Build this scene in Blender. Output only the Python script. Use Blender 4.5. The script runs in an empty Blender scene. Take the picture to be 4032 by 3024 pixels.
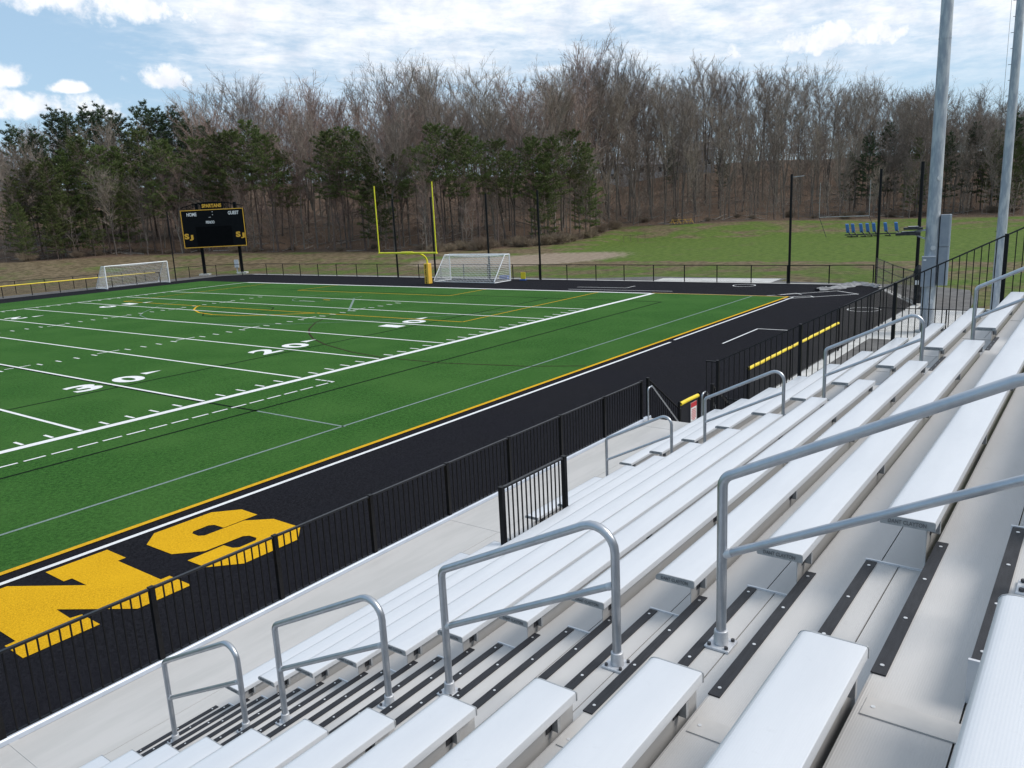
import bpy, bmesh, math, random
from mathutils import Vector, Matrix
R = math.radians
rng = random.Random(7)
S = bpy.context.scene
COL = S.collection

# ------------------------------------------------------------------ camera
C = Vector((-43.9095, -27.0201, 6.5845))
CR = Vector((0.59494, -0.80241, -0.04676))
CU = Vector((0.20000, 0.09144, 0.97552))
CD = Vector((0.77849, 0.58973, -0.21488))
cam_data = bpy.data.cameras.new("camera")
cam = bpy.data.objects.new("camera", cam_data)
COL.objects.link(cam)
M = Matrix.Identity(4)
for i in range(3):
    M[i][0] = CR[i]; M[i][1] = CU[i]; M[i][2] = -CD[i]; M[i][3] = C[i]
cam.matrix_world = M
cam_data.sensor_width = 36
cam_data.lens = 3145.26 / 4032 * 36
cam_data.clip_start = 0.05
cam_data.clip_end = 4000
S.camera = cam

# ------------------------------------------------------------------ light
SUN_V = Vector((0.45, -0.72, 0.95)).normalized()
SUN_EL = math.asin(SUN_V.z)
SUN_ROT = math.atan2(SUN_V.x, SUN_V.y)
sun_d = bpy.data.lights.new("sun", 'SUN')
sun_d.energy = 2.4
sun_d.angle = R(26)
sun_d.color = (1.0, 0.95, 0.88)
sun = bpy.data.objects.new("sun", sun_d)
COL.objects.link(sun)
sun.rotation_euler = SUN_V.to_track_quat('Z', 'Y').to_euler()

S.view_settings.view_transform = 'Standard'
S.view_settings.look = 'None'
S.view_settings.gamma = 1.0
S.view_settings.exposure = 0.16

# world: Nishita sky with procedural clouds
W = bpy.data.worlds.new("World"); S.world = W; W.use_nodes = True
wn, wl = W.node_tree.nodes, W.node_tree.links
wn.clear()
class NT:
    """tiny helper to write node maths"""
    def __init__(s, nt): s.n, s.l = nt.nodes, nt.links
    def new(s, t, **k):
        n = s.n.new(t)
        for a, b in k.items(): setattr(n, a, b)
        return n
    def put(s, sock, v):
        if isinstance(v, (int, float, tuple, list)): sock.default_value = v
        else: s.l.new(v, sock)
    def math(s, op, a, b=0.0, c=None, clamp=False):
        n = s.new('ShaderNodeMath', operation=op); n.use_clamp = clamp
        s.put(n.inputs[0], a); s.put(n.inputs[1], b)
        if c is not None: s.put(n.inputs[2], c)
        return n.outputs[0]
    def vmath(s, op, a, b=(0, 0, 0)):
        n = s.new('ShaderNodeVectorMath', operation=op)
        s.put(n.inputs[0], a); s.put(n.inputs[1], b)
        return n.outputs['Value'] if op in ('DOT_PRODUCT', 'LENGTH') else n.outputs[0]
    def smooth(s, x, lo, hi):
        n = s.new('ShaderNodeMapRange', interpolation_type='SMOOTHSTEP')
        s.put(n.inputs[0], x); n.inputs[1].default_value = lo; n.inputs[2].default_value = hi
        return n.outputs[0]
    def noise(s, vec, scale, detail=4, rough=0.55, dist=0.0):
        n = s.new('ShaderNodeTexNoise')
        s.put(n.inputs['Vector'], vec); n.inputs['Scale'].default_value = scale
        n.inputs['Detail'].default_value = detail; n.inputs['Roughness'].default_value = rough
        n.inputs['Distortion'].default_value = dist
        return n.outputs['Fac']
    def mix(s, f, a, b, blend='MIX'):
        n = s.new('ShaderNodeMix', data_type='RGBA', blend_type=blend)
        s.put(n.inputs['Factor'], f)
        s.put(n.inputs[6], a if not isinstance(a, tuple) else (a + (1,))[:4])
        s.put(n.inputs[7], b if not isinstance(b, tuple) else (b + (1,))[:4])
        return n.outputs[2]
    def scale(s, vec, v):
        return s.vmath('MULTIPLY', vec, v)

w = NT(W.node_tree)
skyt = w.new('ShaderNodeTexSky', sky_type='NISHITA')
skyt.sun_disc = False
skyt.sun_elevation = SUN_EL
skyt.sun_rotation = SUN_ROT
skyt.altitude = 100; skyt.air_density = 1.0; skyt.dust_density = 0.6; skyt.ozone_density = 1.5
tc = w.new('ShaderNodeTexCoord')
dirv = tc.outputs['Generated']
sep = w.new('ShaderNodeSeparateXYZ'); w.l.new(dirv, sep.inputs[0])
dz = sep.outputs['Z']
# flat cloud layer: project direction on a plane overhead
inv = w.math('DIVIDE', 1.0, w.math('MAXIMUM', w.math('ADD', dz, 0.06), 0.02))
cmb = w.new('ShaderNodeCombineXYZ')
w.put(cmb.inputs[0], w.math('MULTIPLY', sep.outputs['X'], inv))
w.put(cmb.inputs[1], w.math('MULTIPLY', sep.outputs['Y'], inv))
plane = cmb.outputs[0]
rot = w.new('ShaderNodeMapping'); w.l.new(plane, rot.inputs[0])
rot.inputs['Rotation'].default_value = (0, 0, R(-52)); rot.inputs['Scale'].default_value = (1.0, 1.25, 1.0)
pl = rot.outputs[0]
big = w.noise(pl, 0.42, 3, 0.5, 0.2)
mid = w.noise(pl, 2.6, 6, 0.62, 0.35)
fine = w.noise(pl, 9.0, 5, 0.6, 0.2)
lay = w.math('ADD', w.math('MULTIPLY', big, 0.55), w.math('ADD', w.math('MULTIPLY', mid, 0.55), w.math('MULTIPLY', fine, 0.28)))
# the sheet lies to the right of the scoreboard direction
azd = w.vmath('DOT_PRODUCT', dirv, (0.80, -0.60, 0.0))
sheet = w.smooth(w.math('ADD', azd, w.math('MULTIPLY', dz, .55)), -0.24, 0.12)
lowcut = w.smooth(dz, 0.06, 0.19)
thr = w.math('SUBTRACT', lay, w.math('MULTIPLY', w.math('SUBTRACT', 1.0, sheet), 0.45))
m_sheet = w.math('MULTIPLY', w.smooth(thr, 0.44, 0.92), lowcut)
cov = m_sheet
# discrete cumulus puffs (direction, half width, half height)
puffs = [((0.421, 0.881, 0.222), .080, .022), ((0.490, 0.846, 0.222), .105, .026), ((0.514, 0.844, 0.155), .042, .016),
         ((0.380, 0.913, 0.152), .034, .016), ((0.394, 0.91, 0.122), .060, .017), ((0.465, 0.876, 0.120), .048, .017),
         ((0.431, 0.891, 0.143), .022, .008), ((0.965, 0.12, 0.235), .16, .030), ((0.90, 0.33, 0.225), .13, .034), ((0.925, 0.26, 0.155), .10, .022),
         ((0.985, -0.03, 0.20), .05, .020), ((0.83, 0.50, 0.25), .15, .03)]
warp = w.noise(dirv, 20.0, 5, 0.65)
warp2 = w.noise(dirv, 45.0, 4, 0.6)
for (pd, hw, hh) in puffs:
    f0 = Vector(pd).normalized(); rt = f0.cross(Vector((0, 0, 1))).normalized(); up = rt.cross(f0)
    a = w.math('DIVIDE', w.vmath('DOT_PRODUCT', dirv, tuple(rt)), hw)
    b0 = w.math('DIVIDE', w.vmath('DOT_PRODUCT', dirv, tuple(up)), hh)
    bneg = w.math('MULTIPLY', w.math('MINIMUM', b0, 0.0), 1.7)
    b = w.math('ADD', w.math('MAXIMUM', b0, 0.0), bneg)
    dd = w.math('ADD', w.math('MULTIPLY', a, a), w.math('MULTIPLY', b, b))
    val = w.math('ADD', w.math('SUBTRACT', 1.0, dd), w.math('ADD', w.math('MULTIPLY', w.math('SUBTRACT', warp, 0.5), 4.6), w.math('MULTIPLY', w.math('SUBTRACT', warp2, 0.5), 2.6)))
    fr = w.smooth(w.vmath('DOT_PRODUCT', dirv, tuple(f0)), 0.3, 0.6)
    m = w.math('MULTIPLY', w.smooth(val, -0.1, 1.25), fr)
    cov = w.math('MAXIMUM', cov, w.math('MULTIPLY', m, 0.96))
shade = w.noise(dirv, 22.0, 5, 0.6)
ccol = w.mix(w.smooth(shade, 0.3, 0.6), (8.0, 8.3, 9.0), (10.2, 10.2, 10.4))
hz = w.mix(0.6, skyt.outputs[0], (4.6, 6.7, 8.8))
final = w.mix(w.math('MULTIPLY', cov, 0.97), hz, ccol)
bg = w.new('ShaderNodeBackground'); bg.inputs['Strength'].default_value = 0.10
w.l.new(final, bg.inputs['Color'])
wo = w.new('ShaderNodeOutputWorld'); w.l.new(bg.outputs[0], wo.inputs[0])

# ------------------------------------------------------------------ helpers
def pray(u, v):
    """direction through a point of a 2212x1659 view of the scene (used to read bearings)"""
    px, py = u * 1.8228, v * 1.8228
    return (CD + CR * ((px - 2016) / 3145.26) - CU * ((py - 1512) / 3145.26))

def tag(o, label=None, cat=None, group=None, kind=None):
    if label: o['label'] = label
    if cat: o['category'] = cat
    if group: o['group'] = group
    if kind: o['kind'] = kind
    return o

class MB:
    def __init__(s): s.v, s.f, s.m = [], [], []
    def add(s, vs, fs, mi=0):
        b = len(s.v); s.v.extend(tuple(x) for x in vs)
        s.f.extend([tuple(b + i for i in f) for f in fs]); s.m.extend([mi] * len(fs))
    def box(s, x0, y0, z0, x1, y1, z1, mi=0):
        s.add([(x0, y0, z0), (x1, y0, z0), (x1, y1, z0), (x0, y1, z0), (x0, y0, z1), (x1, y0, z1), (x1, y1, z1), (x0, y1, z1)],
              [(0, 3, 2, 1), (4, 5, 6, 7), (0, 1, 5, 4), (1, 2, 6, 5), (2, 3, 7, 6), (3, 0, 4, 7)], mi)
    def obox(s, c, ax, ay, az, mi=0):
        c, ax, ay, az = map(Vector, (c, ax, ay, az))
        vs = [c + ax * i + ay * j + az * k for k in (-1, 1) for (i, j) in ((-1, -1), (1, -1), (1, 1), (-1, 1))]
        s.add(vs, [(0, 3, 2, 1), (4, 5, 6, 7), (0, 1, 5, 4), (1, 2, 6, 5), (2, 3, 7, 6), (3, 0, 4, 7)], mi)
    def beam(s, p, q, a, b, mi=0):
        """rectangular bar from p to q; a = half size across, b = half size up"""
        p, q = Vector(p), Vector(q); d = q - p
        up = Vector((0, 0, 1)) if abs(d.normalized().z) < .95 else Vector((1, 0, 0))
        r = d.cross(up).normalized(); u = r.cross(d).normalized()
        s.obox((p + q) / 2, r * a, d / 2, u * b, mi)
    def tube(s, pts, rad, n=8, mi=0, cap=True):
        pts = [Vector(p) for p in pts]
        rad = rad if isinstance(rad, (list, tuple)) else [rad] * len(pts)
        vs, fs = [], []
        prev = None
        for i, p in enumerate(pts):
            d = (pts[min(i + 1, len(pts) - 1)] - pts[max(i - 1, 0)]).normalized()
            if prev is None:
                up = Vector((0, 0, 1)) if abs(d.z) < .9 else Vector((1, 0, 0))
                r = d.cross(up).normalized()
            else:
                r = (prev - d * prev.dot(d)).normalized()
            prev = r; u = r.cross(d)
            for k in range(n):
                a = 2 * math.pi * k / n
                vs.append(p + (r * math.cos(a) + u * math.sin(a)) * rad[i])
        for i in range(len(pts) - 1):
            for k in range(n):
                k2 = (k + 1) % n
                fs.append((i * n + k, i * n + k2, (i + 1) * n + k2, (i + 1) * n + k))
        if cap:
            fs.append(tuple(range(n))); fs.append(tuple((len(pts) - 1) * n + k for k in reversed(range(n))))
        s.add(vs, fs, mi)
    def wire(s, p, q, r, mi=0):
        p, q = Vector(p), Vector(q); d = (q - p).normalized()
        up = Vector((0, 0, 1)) if abs(d.z) < .9 else Vector((1, 0, 0))
        a = d.cross(up).normalized() * r; b = a.cross(d).normalized() * r
        o = [a, -a * .5 + b * .87, -a * .5 - b * .87]
        s.add([p + k for k in o] + [q + k for k in o], [(0, 1, 4, 3), (1, 2, 5, 4), (2, 0, 3, 5)], mi)
    def prism(s, poly, z0, z1, mi=0, side=0):
        """flat polygon (x, y) extruded in z"""
        n = len(poly)
        s.add([(x, y, z0) for x, y in poly] + [(x, y, z1) for x, y in poly],
              [tuple(reversed(range(n))), tuple(range(n, 2 * n))] + [(i, (i + 1) % n, n + (i + 1) % n, n + i) for i in range(n)], mi)
    def xprism(s, prof, x0, x1, mi=0, caps=True):
        """profile (y, z) extruded along x"""
        n = len(prof)
        fs = [(i, (i + 1) % n, n + (i + 1) % n, n + i) for i in range(n)]
        if caps: fs += [tuple(reversed(range(n))), tuple(range(n, 2 * n))]
        s.add([(x0, y, z) for y, z in prof] + [(x1, y, z) for y, z in prof], fs, mi)
    def mesh(s, name, mats, smooth=False):
        me = bpy.data.meshes.new(name)
        me.from_pydata(s.v, [], s.f)
        mats = mats if isinstance(mats, (list, tuple)) else [mats]
        for m in mats: me.materials.append(m)
        if len(mats) > 1: me.polygons.foreach_set('material_index', s.m)
        bm = bmesh.new(); bm.from_mesh(me); bmesh.ops.recalc_face_normals(bm, faces=bm.faces); bm.to_mesh(me); bm.free()
        if smooth:
            me.polygons.foreach_set('use_smooth', [True] * len(me.polygons))
            try: me.set_sharp_from_angle(angle=R(40))
            except Exception: pass
        me.update()
        return me
    def build(s, name, mats, parent=None, smooth=False, bevel=0.0):
        return link(name, s.mesh(name, mats, smooth), parent, bevel=bevel)

def link(name, me, parent=None, loc=None, bevel=0.0):
    o = bpy.data.objects.new(name, me); COL.objects.link(o)
    if parent: o.parent = parent
    if loc is not None: o.location = loc
    if bevel:
        b = o.modifiers.new('bevel', 'BEVEL'); b.width = bevel; b.segments = 2; b.limit_method = 'ANGLE'; b.angle_limit = R(40)
    return o

def thing(name, label, cat, loc=(0, 0, 0), rz=0.0, group=None):
    o = bpy.data.objects.new(name, None); COL.objects.link(o)
    o.empty_display_size = .2
    o.location = loc; o.rotation_euler = (0, 0, rz)
    return tag(o, label, cat, group)

def text_mesh(txt, wdt, hgt, mat, depth=0.004, bold=0.0, name='lettering'):
    """lettering fitted in a wdt x hgt box, lower left corner at the origin, facing +z"""
    cu = bpy.data.curves.new(name, 'FONT'); cu.body = txt; cu.size = 1.0; cu.offset = bold; cu.extrude = 0.5
    cu.resolution_u = 4
    ob = bpy.data.objects.new(name, cu); COL.objects.link(ob)
    dg = bpy.context.evaluated_depsgraph_get(); dg.update()
    me = bpy.data.meshes.new_from_object(ob.evaluated_get(dg))
    bpy.data.objects.remove(ob); bpy.data.curves.remove(cu)
    xs = [v.co.x for v in me.vertices]; ys = [v.co.y for v in me.vertices]
    x0, x1, y0, y1 = min(xs), max(xs), min(ys), max(ys)
    for v in me.vertices:
        v.co = Vector(((v.co.x - x0) / (x1 - x0) * wdt, (v.co.y - y0) / (y1 - y0) * hgt, (v.co.z + .5) * depth))
    me.materials.clear(); me.materials.append(mat); me.name = name
    return me

def frame_matrix(origin, xdir, ydir):
    x = Vector(xdir).normalized(); y = Vector(ydir).normalized(); z = x.cross(y)
    m = Matrix.Identity(4)
    for i in range(3): m[i][0], m[i][1], m[i][2], m[i][3] = x[i], y[i], z[i], origin[i]
    return m

# ------------------------------------------------------------------ materials
def base_mat(name, col, rough=0.6, metal=0.0, spec=0.5):
    m = bpy.data.materials.new(name); m.use_nodes = True
    b = m.node_tree.nodes['Principled BSDF']
    b.inputs['Base Color'].default_value = (*col, 1); b.inputs['Roughness'].default_value = rough
    b.inputs['Metallic'].default_value = metal; b.inputs['Specular IOR Level'].default_value = spec
    return m, NT(m.node_tree), b

def noisy(name, c1, c2, scale, rough=0.6, metal=0.0, bump=0.0, bscale=None, spec=0.5, stretch=(1, 1, 1), detail=4, lo=.35, hi=.65, rand=0.0, coord='Object', bdist=0.02):
    m, t, b = base_mat(name, c1, rough, metal, spec)
    co = t.new('ShaderNodeTexCoord').outputs[coord]
    v = t.scale(co, stretch)
    f = t.smooth(t.noise(v, scale, detail, .6), lo, hi)
    col = t.mix(f, c1, c2)
    if rand:
        oi = t.new('ShaderNodeObjectInfo').outputs['Random']
        hsv = t.new('ShaderNodeHueSaturation')
        t.put(hsv.inputs['Value'], t.math('ADD', 1 - rand, t.math('MULTIPLY', oi, 2 * rand)))
        t.put(hsv.inputs['Hue'], t.math('ADD', .5 - rand * .04, t.math('MULTIPLY', oi, rand * .08)))
        t.l.new(col, hsv.inputs['Color']); col = hsv.outputs[0]
    t.l.new(col, b.inputs['Base Color'])
    if bump:
        bn = t.new('ShaderNodeBump'); bn.inputs['Strength'].default_value = bump; bn.inputs['Distance'].default_value = bdist
        t.l.new(t.noise(v, bscale or scale, 3, .6), bn.inputs['Height']); t.l.new(bn.outputs[0], b.inputs['Normal'])
    return m

def turf_mat(name, dark, light, patch, pscale=.22, grain=9.0):
    m, t, b = base_mat(name, dark, 0.95, 0, 0.06)
    co = t.new('ShaderNodeTexCoord').outputs['Object']
    n1 = t.noise(co, grain, 7, .86)
    n2 = t.noise(co, 60, 3, .8)
    blade = t.math('ADD', t.math('MULTIPLY', n1, .62), t.math('MULTIPLY', n2, .38))
    col = t.mix(t.smooth(blade, .38, .62), dark, light)
    big = t.noise(co, pscale, 4, .6)
    sx = t.new('ShaderNodeSeparateXYZ'); t.l.new(co, sx.inputs[0])
    par = t.math('GREATER_THAN', t.math('FRACT', t.math('DIVIDE', sx.outputs['X'], 9.144)), .5)
    col = t.mix(t.math('MULTIPLY', par, .10), col, tuple(c * .62 for c in light))
    col = t.mix(t.math('MULTIPLY', t.smooth(big, .35, .7), .45), col, patch)
    t.l.new(col, b.inputs['Base Color'])
    bn = t.new('ShaderNodeBump'); bn.inputs['Strength'].default_value = .9; bn.inputs['Distance'].default_value = .03
    t.l.new(blade, bn.inputs['Height']); t.l.new(bn.outputs[0], b.inputs['Normal'])
    return m

def groove_mat(name, c1, c2, pitch, rough, metal, depth=.5, axis='Y', var=.12):
    """extruded aluminium: fine ribs along the length, slight stains"""
    m, t, b = base_mat(name, c1, rough, metal, .5)
    co = t.new('ShaderNodeTexCoord').outputs['Object']
    wv = t.new('ShaderNodeTexWave', wave_type='BANDS', bands_direction=axis)
    wv.inputs['Scale'].default_value = 0.314 / pitch
    t.l.new(co, wv.inputs['Vector'])
    st = t.noise(t.scale(co, (.5, 3, 3)), 1.6, 5, .6)
    sp = t.noise(co, 14, 4, .65)
    col = t.mix(t.math('MULTIPLY', t.smooth(st, .3, .75), var * 4), c1, c2)
    col = t.mix(t.math('MULTIPLY', t.smooth(sp, .62, .8), var), col, tuple(x * .55 for x in c2))
    t.l.new(col, b.inputs['Base Color'])
    bn = t.new('ShaderNodeBump'); bn.inputs['Strength'].default_value = depth; bn.inputs['Distance'].default_value = .0015
    t.l.new(wv.outputs['Fac'], bn.inputs['Height']); t.l.new(bn.outputs[0], b.inputs['Normal'])
    t.put(b.inputs['Roughness'], t.math('ADD', rough - .06, t.math('MULTIPLY', sp, .14)))
    return m

mt = {}
mt['turf'] = turf_mat('green_turf', (.008, .038, .007), (.056, .160, .031), (.062, .148, .034))
mt['black_turf'] = turf_mat('black_turf', (.0010, .0010, .0018), (.0230, .0230, .0285), (.011, .011, .0160), .3, 17.0)
mt['yellow_turf'] = turf_mat('yellow_turf', (.42, .21, .005), (.88, .51, .020), (.82, .47, .016), .3, 26.0)
mt['white_turf'] = turf_mat('white_turf', (.62, .62, .62), (.86, .86, .86), (.80, .80, .80))
mt['orange_turf'] = turf_mat('orange_turf', (.50, .26, .01), (.78, .45, .03), (.7, .4, .02))
mt['ink_turf'] = turf_mat('dark_line_turf', (.004, .012, .005), (.010, .022, .010), (.008, .02, .008))
mt['grey_turf'] = turf_mat('grey_line_turf', (.13, .19, .17), (.26, .32, .30), (.2, .26, .24))
mt['brown_turf'] = turf_mat('maroon_line_turf', (.022, .020, .012), (.05, .038, .024), (.04, .03, .02))
mt['seat'] = groove_mat('ribbed_white_aluminium', (.70, .715, .74), (.59, .61, .645), .0085, .33, .30, .12)
mt['deck'] = groove_mat('ribbed_grey_aluminium', (.535, .518, .505), (.475, .462, .45), .008, .56, .04, .28, var=.20)
mt['riser'] = groove_mat('grey_riser_sheet', (.54, .535, .535), (.48, .475, .475), .05, .5, .12, .3, axis='Z')
mt['walk'] = noisy('walkway_aluminium', (.52, .505, .49), (.47, .46, .445), 1.3, .5, .05, .06, 60, stretch=(.5, 3, 1), bdist=.004)
mt['joint'] = noisy('cover_plate', (.56, .535, .51), (.51, .49, .47), 6, .45, .1)
mt['edge'] = noisy('bright_aluminium_edge', (.74, .75, .77), (.66, .67, .70), 5, .35, .3)
mt['kick'] = noisy('bare_aluminium_kickplate', (.50, .55, .63), (.44, .49, .57), 3, .42, .2)
mt['cap'] = noisy('cast_end_cap', (.40, .41, .42), (.33, .34, .35), 18, .5, .25, .1)
mt['capletter'] = noisy('cast_letter', (.17, .175, .185), (.14, .145, .15), 20, .5, .25)
mt['strip'] = noisy('black_nosing', (.008, .0085, .012), (.017, .018, .023), 30, .6, 0, .15, 160, stretch=(.3, 2, 1))
mt['screw'] = noisy('screw_head', (.78, .78, .78), (.65, .65, .65), 40, .3, .6)
mt['bracket'] = noisy('galvanised_bracket', (.42, .43, .44), (.34, .35, .36), 14, .45, .4)
mt['rail'] = noisy('satin_aluminium_pipe', (.50, .52, .55), (.43, .45, .485), 9, .34, .85, .03, 120)
mt['flange'] = noisy('cast_flange', (.62, .63, .65), (.52, .53, .56), 25, .45, .35, .12, 90)
mt['bolt'] = noisy('dark_bolt_and_void', (.09, .09, .10), (.05, .05, .055), 30, .5, .5)
mt['black'] = noisy('black_powder_coat', (.0035, .0035, .0045), (.007, .007, .0085), 12, .42, 0, spec=.22)
mt['black_rail'] = noisy('black_rail_sunlit', (.006, .006, .008), (.016, .016, .019), 4, .36, 0, spec=.45, stretch=(.4, 4, 4))  # paler than the posts: sun on the top rails put into the colour
mt['black_wire'] = noisy('black_vinyl_wire', (.010, .010, .011), (.014, .014, .015), 9, .5)
mt['galv'] = noisy('galvanised_steel', (.33, .36, .41), (.50, .52, .54), 2.4, .48, .25, .04, 40, stretch=(2.2, 2.2, .55), detail=8, lo=.4, hi=.62)
mt['box'] = noisy('grey_enclosure', (.24, .27, .32), (.29, .32, .36), 2, .45, .1)
mt['boxedge'] = noisy('pale_enclosure_edge', (.50, .53, .57), (.44, .47, .5), 3, .45, .1)
mt['yellow_pipe'] = noisy('yellow_vinyl', (.86, .66, .02), (.78, .56, .02), 3, .4, 0, .04, 30)
mt['goal_yellow'] = noisy('yellow_goal_paint', (.82, .76, .03), (.74, .66, .025), 3, .38)
mt['pad_yellow'] = noisy('yellow_pad_vinyl', (.78, .47, .055), (.72, .42, .05), 3, .5)
mt['white_paint'] = noisy('white_goal_paint', (.82, .83, .85), (.72, .73, .75), 4, .4)
mt['net'] = noisy('white_net', (.78, .79, .78), (.66, .67, .66), 5, .7)
mt['sb_black'] = noisy('scoreboard_black', (.0020, .0030, .0045), (.0035, .0045, .006), 2, .6, spec=.12)
mt['sb_screen'] = noisy('scoreboard_screen', (.0010, .0016, .0024), (.0018, .0024, .0032), 2, .7, spec=.08)
mt['sb_white'] = noisy('white_vinyl_letters', (.82, .83, .84), (.76, .77, .78), 8, .5)
mt['sb_gold'] = noisy('gold_vinyl', (.74, .42, .035), (.68, .37, .03), 5, .5)
mt['concrete'] = noisy('concrete', (.56, .55, .53), (.45, .445, .43), 1.2, .85, 0, .15, 30, detail=7)
mt['asphalt'] = noisy('asphalt', (.085, .080, .078), (.13, .125, .12), 1.4, .9, 0, .3, 60, detail=8)
mt['bark'] = noisy('grey_brown_bark', (.120, .100, .084), (.205, .178, .155), 1.6, .9, 0, .2, 8, stretch=(3, 3, .6), rand=.38)
mt['pbark'] = noisy('pine_bark', (.115, .082, .066), (.17, .13, .11), 1.5, .9, 0, .2, 8, stretch=(3, 3, .6), rand=.3)
mt['twig'] = noisy('grey_pink_twigs', (.205, .165, .136), (.262, .216, .180), .35, .9, rand=.32)
mt['twig_red'] = noisy('reddish_twigs', (.255, .175, .145), (.29, .21, .178), .35, .9, rand=.22)
mt['needles'] = noisy('pine_needles', (.058, .084, .018), (.132, .168, .046), .55, .75, rand=.28)
mt['needles_blue'] = noisy('white_pine_needles', (.032, .058, .024), (.070, .102, .040), .55, .75, rand=.22)
mt['bush'] = noisy('dry_brush', (.17, .125, .088), (.23, .18, .125), .8, .9, rand=.25)
mt['blue_pad'] = noisy('blue_sled_pad', (.05, .17, .46), (.045, .14, .40), 4, .5)
mt['blue_plastic'] = noisy('blue_plastic', (.05, .13, .42), (.04, .10, .34), 5, .5)
mt['dark_steel'] = noisy('dark_steel', (.03, .03, .035), (.05, .05, .05), 6, .5, .4)
mt['white_metal'] = noisy('weathered_white_pipe', (.45, .45, .45), (.36, .36, .36), 3, .5)
mt['sled_yellow'] = noisy('old_yellow_steel', (.50, .30, .06), (.42, .24, .05), 4, .6)
mt['rust'] = noisy('weathered_frame', (.25, .19, .10), (.18, .14, .08), 4, .7)
mt['sign_white'] = noisy('sign_white', (.80, .79, .78), (.74, .73, .72), 8, .45)
mt['sign_red'] = noisy('sign_red', (.55, .03, .04), (.48, .03, .035), 8, .45)
mt['siding'] = noisy('house_siding', (.66, .67, .69), (.58, .60, .62), 1.2, .8, stretch=(.2, .2, 6))
mt['siding_grey'] = noisy('house_siding_grey', (.36, .38, .42), (.31, .33, .37), 1.2, .8, stretch=(.2, .2, 6))
mt['roof'] = noisy('roof_shingle', (.15, .15, .16), (.22, .22, .23), 3, .9, stretch=(1, 1, 4))
mt['pane'] = noisy('window_pane', (.03, .035, .045), (.05, .055, .065), 2, .12)
mt['tarp'] = noisy('grey_mesh_tarp', (.13, .13, .135), (.27, .27, .275), 2.2, .8, 0, .4, 6)
mt['dark_mesh'] = noisy('black_screen_mesh', (.012, .012, .013), (.020, .020, .022), 30, .8)

# ------------------------------------------------------------------ terrain
EDGE = [(-40, 210, 1.0), (-6.2, 203, 1.0), (4.9, 173, 1.0), (13.3, 168.5, 1.5), (19.6, 166, 2.0), (24.8, 165.5, 2.0), (28.9, 176, 1.7), (31.0, 150, .8),
        (33.4, 135, .5), (37.9, 130, .5), (42.4, 127, .6), (51, 139, 1.2), (60.6, 150, 1.8), (67.7, 150, 2.0), (84.6, 190, 2.0), (110, 190, 2.0)]
def interp(tab, a, k):
    if a <= tab[0][0]: return tab[0][k]
    for i in range(len(tab) - 1):
        if a <= tab[i + 1][0]:
            t = (a - tab[i][0]) / (tab[i + 1][0] - tab[i][0])
            return tab[i][k] * (1 - t) + tab[i + 1][k] * t
    return tab[-1][k]
def sstep(x):
    x = max(0., min(1., x)); return x * x * (3 - 2 * x)
def polar(x, y):
    return math.degrees(math.atan2(y - C.y, x - C.x)), math.hypot(x - C.x, y - C.y)
def ground_z(x, y):
    a, r = polar(x, y)
    if a < -60 or a > 130: return -0.05
    fr, fz = interp(EDGE, a, 1), interp(EDGE, a, 2)
    r0 = fr * .80
    if x > -120 and y > 40 and x < 30: r0 = max(r0, 108)
    z = -0.05
    if r > r0: z += fz * sstep((r - r0) / (fr - r0))
    if r > fr - 4:
        q = r - fr + 4
        z += 15.0 * sstep(q / 108.0) + .35 * math.sin(q * .21 + a * .9) * sstep(q / 12)
    return z
def pt(a, r):
    return C.x + r * math.cos(R(a)), C.y + r * math.sin(R(a))

gm, gt, gb = base_mat('ground_cover', (.1, .1, .05), .95, 0, .15)
def attr(n):
    return gt.new('ShaderNodeAttribute', attribute_name=n).outputs['Fac']
gpos = gt.new('ShaderNodeTexCoord').outputs['Object']
gn1 = gt.noise(gpos, .16, 6, .62); gn2 = gt.noise(gpos, 1.3, 5, .65); gn3 = gt.noise(gpos, 6.0, 4, .7)
straw = gt.mix(gt.smooth(gn2, .35, .68), (.085, .064, .034), (.205, .158, .098))
grass = gt.mix(gt.smooth(gn2, .3, .7), (.052, .095, .014), (.118, .168, .032))
lawnmask = gt.smooth(gt.math('ADD', attr('lawn'), gt.math('MULTIPLY', gt.math('SUBTRACT', gn1, .5), 2.1)), .30, .80)
gc = gt.mix(lawnmask, straw, grass)
litter = gt.mix(gt.smooth(gn3, .36, .66), (.066, .043, .031), (.215, .150, .108))
litter = gt.mix(gt.math('MULTIPLY', gt.smooth(gn2, .5, .75), .6), litter, (.055, .036, .024))
gc = gt.mix(gt.smooth(gt.math('ADD', attr('litter'), gt.math('MULTIPLY', gt.math('SUBTRACT', gn1, .5), .5)), .35, .65), gc, litter)
dirt = gt.mix(gt.smooth(gn2, .3, .7), (.215, .165, .12), (.32, .26, .20))
gc = gt.mix(gt.smooth(gt.math('ADD', attr('dirt'), gt.math('MULTIPLY', gt.math('SUBTRACT', gn2, .5), .5)), .4, .62), gc, dirt)
gc = gt.mix(gt.math('MULTIPLY', gt.smooth(gn3, .45, .75), .35), gc, (.06, .05, .028))
gt.l.new(gc, gb.inputs['Base Color'])
gbn = gt.new('ShaderNodeBump'); gbn.inputs['Strength'].default_value = .7; gbn.inputs['Distance'].default_value = .12
gt.l.new(gn3, gbn.inputs['Height']); gt.l.new(gbn.outputs[0], gb.inputs['Normal'])

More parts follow.
